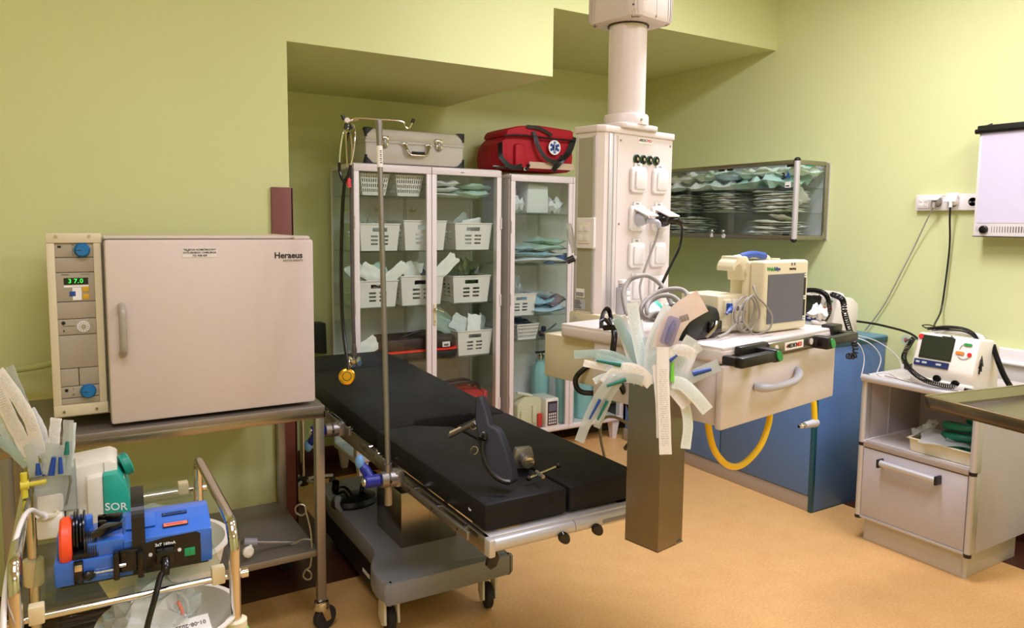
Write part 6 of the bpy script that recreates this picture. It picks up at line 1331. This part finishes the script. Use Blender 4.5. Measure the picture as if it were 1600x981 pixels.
# ================================================================== grey cabinet with open compartment
t = thing('instrument_cabinet', 'light grey cabinet with aluminium edges, an open compartment and a lower flap', 'cabinet', (3.45, 1.835, 0))
a0, a1, b0_, b1 = -.225, .26, -.268, .262   # x front/back, y right/left in own frame
m = MB(); m.bx(a0+.03, a1, b1-.018, b1-.002, .12, .785, greylam2); m.bx(a0+.03, a1, b0_+.002, b0_+.018, .12, .785, greylam2); m.bx(a1-.012, a1, b0_, b1, .12, .785, greylam2); m.bx(a0+.01, a1, b0_+.015, b1-.015, .12, .14, greylam2)
m.bx(a0+.01, a1, b0_+.015, b1-.015, .468, .486, greylam); m.bx(a0+.2, a0+.206, b1-.024, b1-.018, .49, .77, alu); m.bx(a0+.002, a1-.02, b1-.03, b1-.018, .486, .492, whitepl); part(t, 'carcass', m)
m = MB(); m.bx(a0, a1, b0_, b1, .778, .803, greylam, .003); m.cyl((a0+.0, b0_+.005, .79), (a0+.0, b1-.005, .79), .0175, alu, 24)
m.bx(a0+.04, a0+.044, b0_+.02, b1-.02, .8028, .8045, greylam); part(t, 'top_board', m)
for y, z0_, z1_ in ((b1-.012, .115, .47), (b0_+.012, .115, .47), (b1-.012, .475, .785), (b0_+.012, .475, .785)):
    m = MB(); m.cyl((a0+.012, y, z0_), (a0+.012, y, z1_), .0145, alu, 20); m.bx(a0+.012, a0+.05, y-.012, y+.012, z0_, z1_, alu, .002); part(t, 'edge_post', m)
for y in (b1-.012, b0_+.012):
    for z in (.108, .464, .79):
        m = MB(); m.lathe([(.015, 0), (.0155, .004), (.0155, .012), (.015, .016)], black, (a0+.012, y, z), n=20); part(t, 'post_joint', m)
m = MB(); m.bx(a0, a0+.03, b0_+.025, b1-.025, .462, .488, kick, .003); part(t, 'cross_rail', m); m = MB(); m.bx(a0, a0+.03, b0_+.025, b1-.025, .115, .128, alu, .003); part(t, 'cross_rail', m)
m = MB(); m.bx(a0+.004, a0+.02, b0_+.028, b1-.028, .13, .457, greylam2, .001); fl = part(t, 'flap_door', m)
m = MB(); m.cyl((a0-.022, -.125, .408), (a0-.022, .135, .412), .0155, alu, 24)
for y in (-.128, .138): m.bx(a0-.04, a0+.006, y-.006, y+.006, .39, .43, black, .004)
part(fl, 'bar_handle', m, 'aluminium bar handle with black ends')
m = MB(); m.bx(a0+.035, a1-.02, b0_+.03, b1-.03, 0.0, .118, greylam, .003); m.cyl((a0+.042, b0_+.035, 0), (a0+.042, b0_+.035, .116), .012, alu, 14); part(t, 'plinth', m)
# tray and green circuit in the open compartment
t = thing('plastic_tray', 'cream plastic tray in the open compartment of the grey cabinet', 'tray', (3.4, 1.74, .488))
m = MB(); W2, D2, h2 = .13, .145, .06
grid_wall(m, (-W2+.01, -D2+.01, 0), (2*W2-.02, 0, 0), (0, -.01, h2), 1, 1, lambda i, j: False, cream, .003, (0, 1, 0)); grid_wall(m, (-W2+.01, D2-.01, 0), (2*W2-.02, 0, 0), (0, .01, h2), 1, 1, lambda i, j: False, cream, .003, (0, -1, 0))
grid_wall(m, (-W2+.01, -D2+.01, 0), (0, 2*D2-.02, 0), (-.01, 0, h2), 1, 1, lambda i, j: False, cream, .003, (1, 0, 0)); grid_wall(m, (W2-.01, -D2+.01, 0), (0, 2*D2-.02, 0), (.01, 0, h2), 1, 1, lambda i, j: False, cream, .003, (-1, 0, 0))
m.bx(-W2+.01, W2-.01, -D2+.01, D2-.01, 0, .003, cream)
for s_ in (-1, 1): m.bx(-W2-.006, W2+.006, s_*D2-.006, s_*D2+.006, h2-.004, h2+.002, cream, .002); m.bx(s_*W2-.006, s_*W2+.006, -D2-.006, D2+.006, h2-.004, h2+.002, cream, .002)
part(t, 'tray_body', m)
m = MB(); rr = random.Random(4)
m.tube([(3.38+.07*math.cos(a*.9)*(1-.02*a), 1.7+.075*math.sin(a*.9), .52+.0062*a) for a in range(0, 22)], .017, greenbag, 12, 4)
solo('green_breathing_tube', m, 'coiled dark green breathing tube in the cream tray', 'breathing tube')
pack('clear_bag', 3.35, 1.75, .556, .2, .2, .03, film, 'clear plastic bag spilling over the front of the cream tray', 'plastic bag', None, 0, R(-8), R(20), 501, .9)
pack('clear_bag', 3.36, 1.85, .57, .1, .12, .03, filmw, 'frosted bag corner standing up at the left end of the cream tray', 'plastic bag', None, R(-40), 0, R(20), 502, .9)
# ================================================================== defibrillators
def coil(pts, rc, rw, mt, turns, m=None, n=6):
    P = cat_rom(pts, 12); m = m or MB(); L = [0]
    for i in range(1, len(P)): L.append(L[-1]+(P[i]-P[i-1]).length)
    N = turns*10; out = []; nrm = None
    for i in range(N+1):
        s_ = L[-1]*i/N; j = 1
        while j < len(L)-1 and L[j] < s_: j += 1
        f = (s_-L[j-1])/max(1e-9, L[j]-L[j-1]); p = P[j-1].lerp(P[j], f); tg = (P[j]-P[j-1]).normalized()
        if nrm is None: nrm = tg.orthogonal().normalized()
        nrm = (nrm-tg*nrm.dot(tg)).normalized(); bn = tg.cross(nrm); a = 2*math.pi*i/10
        out.append(p+(nrm*math.cos(a)+bn*math.sin(a))*rc)
    m.tube(out, rw, mt, n); return m
def defib(M, label, face=True):
    t = thing('defibrillator', label, 'defibrillator', M=M)
    W_, Hh, Dp = .27, .225, .2
    m = MB(); m.prism([(0, 0), (-.008, .075), (.035, .225), (.15, .215), (.2, .18), (.2, 0)], whiteold, (0, 0, 0), Y, Z, X*W_, .012); m.bx(.0, W_, -.012, .03, .0, .03, whiteold, .008); part(t, 'housing', m)
    n_ = Vector((0, -.96, .275)).normalized(); up_ = Vector((0, .275, .96)); o_ = Vector((0, -.009, .078))
    def F(u_, v_): return o_+X*u_+up_*v_+n_*.001
    m = MB(); m.prism([(.03, .045), (.165, .045), (.165, .14), (.03, .14)], screeng, F(0, 0), X, up_, n_*.0015); m.prism([(.026, .041), (.169, .041), (.169, .144), (.026, .144)], black, F(0, 0), X, up_, n_*.0008); part(t, 'screen', m)
    m = MB(); m.prism([(.012, .005), (.165, .005), (.165, .033), (.012, .033)], navyp, F(0, 0), X, up_, n_*.002)
    for x, w_ in ((.02, .018), (.048, .022), (.11, .024)): m.prism(rrect(w_, .009, .003, 3, x+w_/2, .02), greyb, F(0, 0), X, up_, n_*.003)
    part(t, 'button_bar', m, 'navy blue button bar')
    m = MB(); m.prism(rrect(.034, .011, .005, 4, .226, .125), greencap, F(0, 0), X, up_, n_*.003); part(t, 'green_key', m)
    m = MB(); m.prism(rrect(.036, .013, .005, 4, .2, .085), mat('amber_key', (215, 130, 50), .4), F(0, 0), X, up_, n_*.003); part(t, 'amber_key', m)
    m = MB(); m.lathe([(.009, 0), (.009, .003)], redp, F(.24, .083), n_, 20); m.lathe([(.0115, 0), (.0115, .001)], redp, F(.018, .135), n_, 20); part(t, 'red_key', m)
    m = MB(); m.tube([F(.195, .1), F(.2, .118), F(.212, .126)], .0012, inkg, 6, 3); m.tube([F(.195, .068), F(.215, .06), F(.238, .068)], .0012, inkg, 6, 3); m.bx(.11, .16, .03, .032, .217, .221, ink); m.text('20', .008, F(.15, .152), X, up_, ink, .0003); part(t, 'front_marks', m)
    for x, z, r in ((.12, .035, .017), (.2, .025, .018)):
        m = MB(); m.lathe([(r, -.002), (r, .006), (r*.8, .007)], blackm, (x, -.005, z), (0, -1, 0), 24); part(t, 'connector_port', m)
    m = MB(); m.tube([(.03, .1, .21), (.05, .1, .232), (.22, .1, .232), (.24, .1, .21)], .011, whiteold, 12, 4); part(t, 'carry_handle', m)
    return t
D1 = frame((3.275, 1.89, .804), (-.02, -1, 0), (0, 0, 1))
t = defib(D1, 'white defibrillator with dark screen and coiled black cable on the grey cabinet')
def Q(x, y, z): return D1 @ Vector((x, y, z))
m = coil([Q(.0, -.0, .2), Q(-.03, .0, .14), Q(-.02, -.03, .1), Q(.03, -.045, .055), Q(.1, -.06, .03), Q(.17, -.05, .02), Q(.215, -.04, .022)], .0095, .0026, blackm, 46); o = solo('coiled_paddle_cable', m, 'thick coiled black cable draped across the front of the paler defibrillator', 'cable')
m = coil([AT(1551, 538, 3.2), AT(1558, 560, 3.17), AT(1568, 585, 3.12), AT(1578, 603, 3.08)], .0095, .0026, blackm, 34); solo('coiled_paddle_cable', m, 'coiled black cable dropping from the right top of the defibrillator on the grey cabinet', 'cable')
m = MB()
for k, (dx, dz) in enumerate(((0, 0), (.012, .006), (-.01, .01), (.02, -.004), (.005, .014))):
    m.tube([Q(.03+dx, .05, .238+dz*.5), Q(.1, .07+dx, .246+dz), Q(.18, .08+dx, .244+dz), Q(.235+dx*.3, .07, .215+dz), Q(.262+dx*.4, .05, .15), Q(.275+dx*.6, .03, .08+k*.012)], .0032, blackm, 8, 5)
m.tube([Q(.02, .05, .245), Q(.0, .06, .252), Q(.02, .08, .255), Q(.08, .06, .25)], .0025, blackm, 8, 5); m.tube([Q(.0, .02, .2), Q(-.03, .01, .185), Q(-.05, .02, .17)], .0025, blackm, 8, 4)
solo('ecg_lead_bundle', m, 'bundle of thin black leads lying over the defibrillator on the grey cabinet', 'cable bundle')
m = MB(); m.lathe([(.001, 0), (.028, 0), (.028, .002), (.001, .002)], filmw, AX(1416, 531, 3.86), (-1, 0, .0), 28); m.lathe([(.001, .002), (.009, .002), (.008, .006), (.001, .006)], mat('crimson_button', (190, 30, 50), .4), AX(1416, 531, 3.86), (-1, 0, 0), 18)
c_ = AX(1416, 531, 3.86)
for k in range(8):
    a = R(45*k); m.box(c_+Vector((-.003, .0125*math.cos(a), .0125*math.sin(a))), (.001, .0055, .0018), ink, rot=Matrix.Rotation(a, 3, 'X'))
m.tube([c_+Vector((-.006, 0, 0)), c_+Vector((-.08, -.04, .012)), Q(-.0, .04, .19)], .002, blackm, 6, 4); solo('electrode_disc', m, 'round clear electrode disc with a crimson button hanging left of the defibrillator', 'electrode')
m = MB(); p = AZ(1425, 577, .806); m.prism([(-.03, -.02), (.06, -.014), (.06, .014), (-.03, .02)], blackm, (p.x, p.y, .806), Vector((.1, -1, 0)).normalized(), X, Z*.018, .004); m.tube([(p.x, p.y+.03, .812), (p.x+.1, p.y+.1, .812), (3.55, 2.05, .83), (3.6, 1.98, .9)], .003, blackm, 8, 5); solo('cable_connector', m, 'flat black connector lying at the left foot of the paler defibrillator', 'connector')
m = MB(); m.tube([(3.25, 2.02, .807), (3.3, 2.07, .807), (3.36, 2.05, .807), (3.3, 1.98, .807), (3.25, 1.9, .807), (3.24, 1.75, .807), (3.26, 1.65, .807), (3.36, 1.58, .807)], .0022, whitepl, 8, 6); m.tube([(3.25, 2.0, .812), (3.24, 1.86, .8075), (3.238, 1.7, .8075), (3.3, 1.59, .8075)], .0018, inkg, 6, 6); solo('thin_white_lead', m, 'thin white lead looped on the cabinet top in front of the defibrillator', 'lead')
m = coil([Q(.25, -.03, .014), Q(.29, -.03, .014), Q(.33, -.02, .014)], .008, .0024, blackm, 12); solo('coiled_paddle_cable', m, 'short coiled black cable end lying right of the defibrillator front', 'cable')
D2_ = frame((3.46, 2.69, .907), (-.05, -1, 0), (0, 0, 1))
t = defib(D2_, 'second defibrillator half hidden behind the cream monitor, on the blue cabinet')
def Q2(x, y, z): return D2_ @ Vector((x, y, z))
m = coil([Q2(.02, -.0, .235), Q2(.15, .0, .25), Q2(.24, -.02, .225), Q2(.27, -.04, .14), Q2(.22, -.06, .06)], .0105, .0032, blackm, 52); solo('coiled_paddle_cable', m, 'thick coiled black cable arching over the second defibrillator behind the monitor', 'cable')
p1, p2 = AT(1313, 470, 3.6), AT(1330, 560, 3.2)
m = coil([Q2(.24, .02, .235), AT(1316, 468, 3.6), AT(1320, 490, 3.52), AT(1327, 515, 3.42), AT(1336, 540, 3.35), AT(1335, 555, 3.33), AT(1325, 556, 3.3)], .0115, .0034, blackm, 44); solo('coiled_paddle_cable', m, 'coiled black cable hanging down beside the right push handle of the pendant shelf', 'cable')
m = MB(); m.lathe([(.03, 0), (.034, .004), (.034, .03), (.038, .034), (.038, .045), (.03, .05), (.001, .051)], whitepl, (3.38, 2.46, .907), n=32); solo('round_white_tub', m, 'round white tub standing before the second defibrillator', 'tub')
m = MB(); m.lathe([(.03, 0), (.034, .004), (.034, .03), (.038, .034), (.038, .045), (.03, .05), (.001, .051)], whitepl, (3.38, 2.46, .96), n=32); solo('round_white_tub', m, 'round white tub stacked on another one before the second defibrillator', 'tub')
pack('gauze_wad', 3.38, 2.46, 1.013, .08, .09, .07, cotton, 'white gauze wad on the stacked white tubs', 'gauze', None, 0, 0, 0, 510, .6)
m = MB(); m.tube([AT(1270, 462, 2.62), AT(1278, 468, 2.6), AT(1283, 482, 2.6)], .012, greyb, 12, 4); solo('grey_bent_tube', m, 'grey bent tube behind the right edge of the cream monitor', 'tube') if 0 else None
m = MB(); m.tube([(3.6, 2.39, 1.0), (3.7, 2.3, .98), (3.82, 2.2, .93), (3.86, 2.15, .82), (3.865, 2.13, .7)], .006, blackm, 10, 6); solo('black_mains_cable', m, 'black mains cable curving from the second defibrillator down the wall', 'cable')
for k, pts in enumerate(([(3.55, 2.42, .915), (3.6, 2.37, .88), (3.64, 2.36, .8), (3.62, 2.36, .7)], [(3.6, 2.42, .915), (3.68, 2.36, .88), (3.74, 2.33, .8), (3.7, 2.33, .7), (3.66, 2.33, .6)], [(3.66, 2.42, .915), (3.76, 2.36, .88), (3.82, 2.28, .8), (3.83, 2.26, .7)])):
    m = MB(); m.tube(pts, .0028, whitepl, 8, 6); solo('thin_white_lead', m, ['leftmost', 'middle', 'rightmost'][k]+' of the three thin white leads hanging over the blue cabinet edge', 'lead')
m = MB(); m.prism(rrect(.022, .055, .006), whitepl, (3.83, 2.26, .74), -Y, Z, X*.02, .003); solo('cable_switch', m, 'small white cable switch hanging by the wall beside the blue cabinet', 'switch')
# ================================================================== steel over-table at the right edge
a_ = Vector((2.63, 1.462, 0)); u_ = Vector((.985, -.16, 0)).normalized(); v_ = Vector((-.2, -.98, 0)).normalized()
v_ = Vector((u_.y, -u_.x, 0)); v_ = Vector((-.19, -.98, 0)).normalized()
TM = Matrix(((u_.x, -v_.x, 0, 2.63), (u_.y, -v_.y, 0, 1.462), (0, 0, 1, 0), (0, 0, 0, 1)))
t = thing('steel_instrument_table', 'stainless steel instrument table with raised rim entering at the right edge', 'table', (2.63, 1.462, 0), math.atan2(u_.y, u_.x))
m = MB(); LX, LY = .62, 1.1
m.bx(0, LX, -LY, 0, .855, .862, steelb); m.bx(0, .002, -LY, 0, .855, .9, steelb, .0008); m.bx(0, LX, -.002, 0, .855, .9, steelb, .0008); m.bx(LX-.002, LX, -LY, 0, .855, .9, steelb, .0008); m.bx(0, LX, -LY, -LY+.002, .855, .9, steelb, .0008)
m.tube([(0, -LY, .9), (0, 0, .9), (LX, 0, .9)], .0025, chrome, 8); m.prism([(0, .9), (.022, .868), (.022, .862), (0, .862)], steelb, (0, 0, 0), Y*-1, Z, X*LX); part(t, 'tray_top', m)
m = MB(); m.cyl((.56, -.65, .03), (.56, -.65, .856), .02, chrome, 20); part(t, 'column', m)
m = MB(); m.tube([(.5, -.3, .03), (.56, -.35, .03), (.56, -1.0, .03), (.5, -1.05, .03)], .018, chrome, 14, 3); m.bx(.54, .58, -.7, -.6, .012, .05, steelb); part(t, 'base', m)
# ================================================================== repeats share a group phrase
def regroup(base, phrase, test=lambda o: True):
    for o in C.objects:
        if o.parent is None and o.name.split('.')[0] == base and 'category' in o and test(o): o['group'] = phrase
regroup('glass_fronted_cabinet', 'white glass-fronted cabinets in the alcove')
regroup('plastic_basket', 'white plastic baskets on the cabinet shelves')
regroup('sterile_pouch', 'thin pouches piled in the wall cabinet')
regroup('soft_pack', 'soft packs on the top shelf of the wall cabinet')
regroup('wrapped_pack', 'wrapped packs on the glass cabinet shelves')
regroup('bagged_pack', 'bagged packs on the third shelf of the right cabinet')
regroup('paper_sleeve', 'paper sleeves sticking out of baskets', lambda o: 'basket' in o['label'])
regroup('cellophane_bag', 'cellophane bags bulging from the cabinet baskets')
regroup('catheter_sleeve', 'sterile sleeves stuffed in the steel holder', lambda o: o.location.x > .8)
regroup('catheter_sleeve', 'sterile sleeves in the clear holder on the trolley', lambda o: o.location.x <= .8)
regroup('oxygen_cylinder', 'oxygen cylinders in teal sleeves')
regroup('stethoscope', 'stethoscopes hanging from the infusion pole')
regroup('defibrillator', 'defibrillators along the right wall')
regroup('coiled_paddle_cable', 'coiled black defibrillator cables')
regroup('black_hose', 'black hoses left of the steel holder')
regroup('round_white_tub', 'stacked round white tubs')
regroup('thin_white_lead', 'thin white leads over the blue cabinet', lambda o: 'three' in o['label'])
regroup('power_cord', 'power cords plugged into the pendant')
regroup('plugged_cord', 'cords plugged into the wall socket strip')
regroup('plastic_basin', 'white round basins on the trolley')
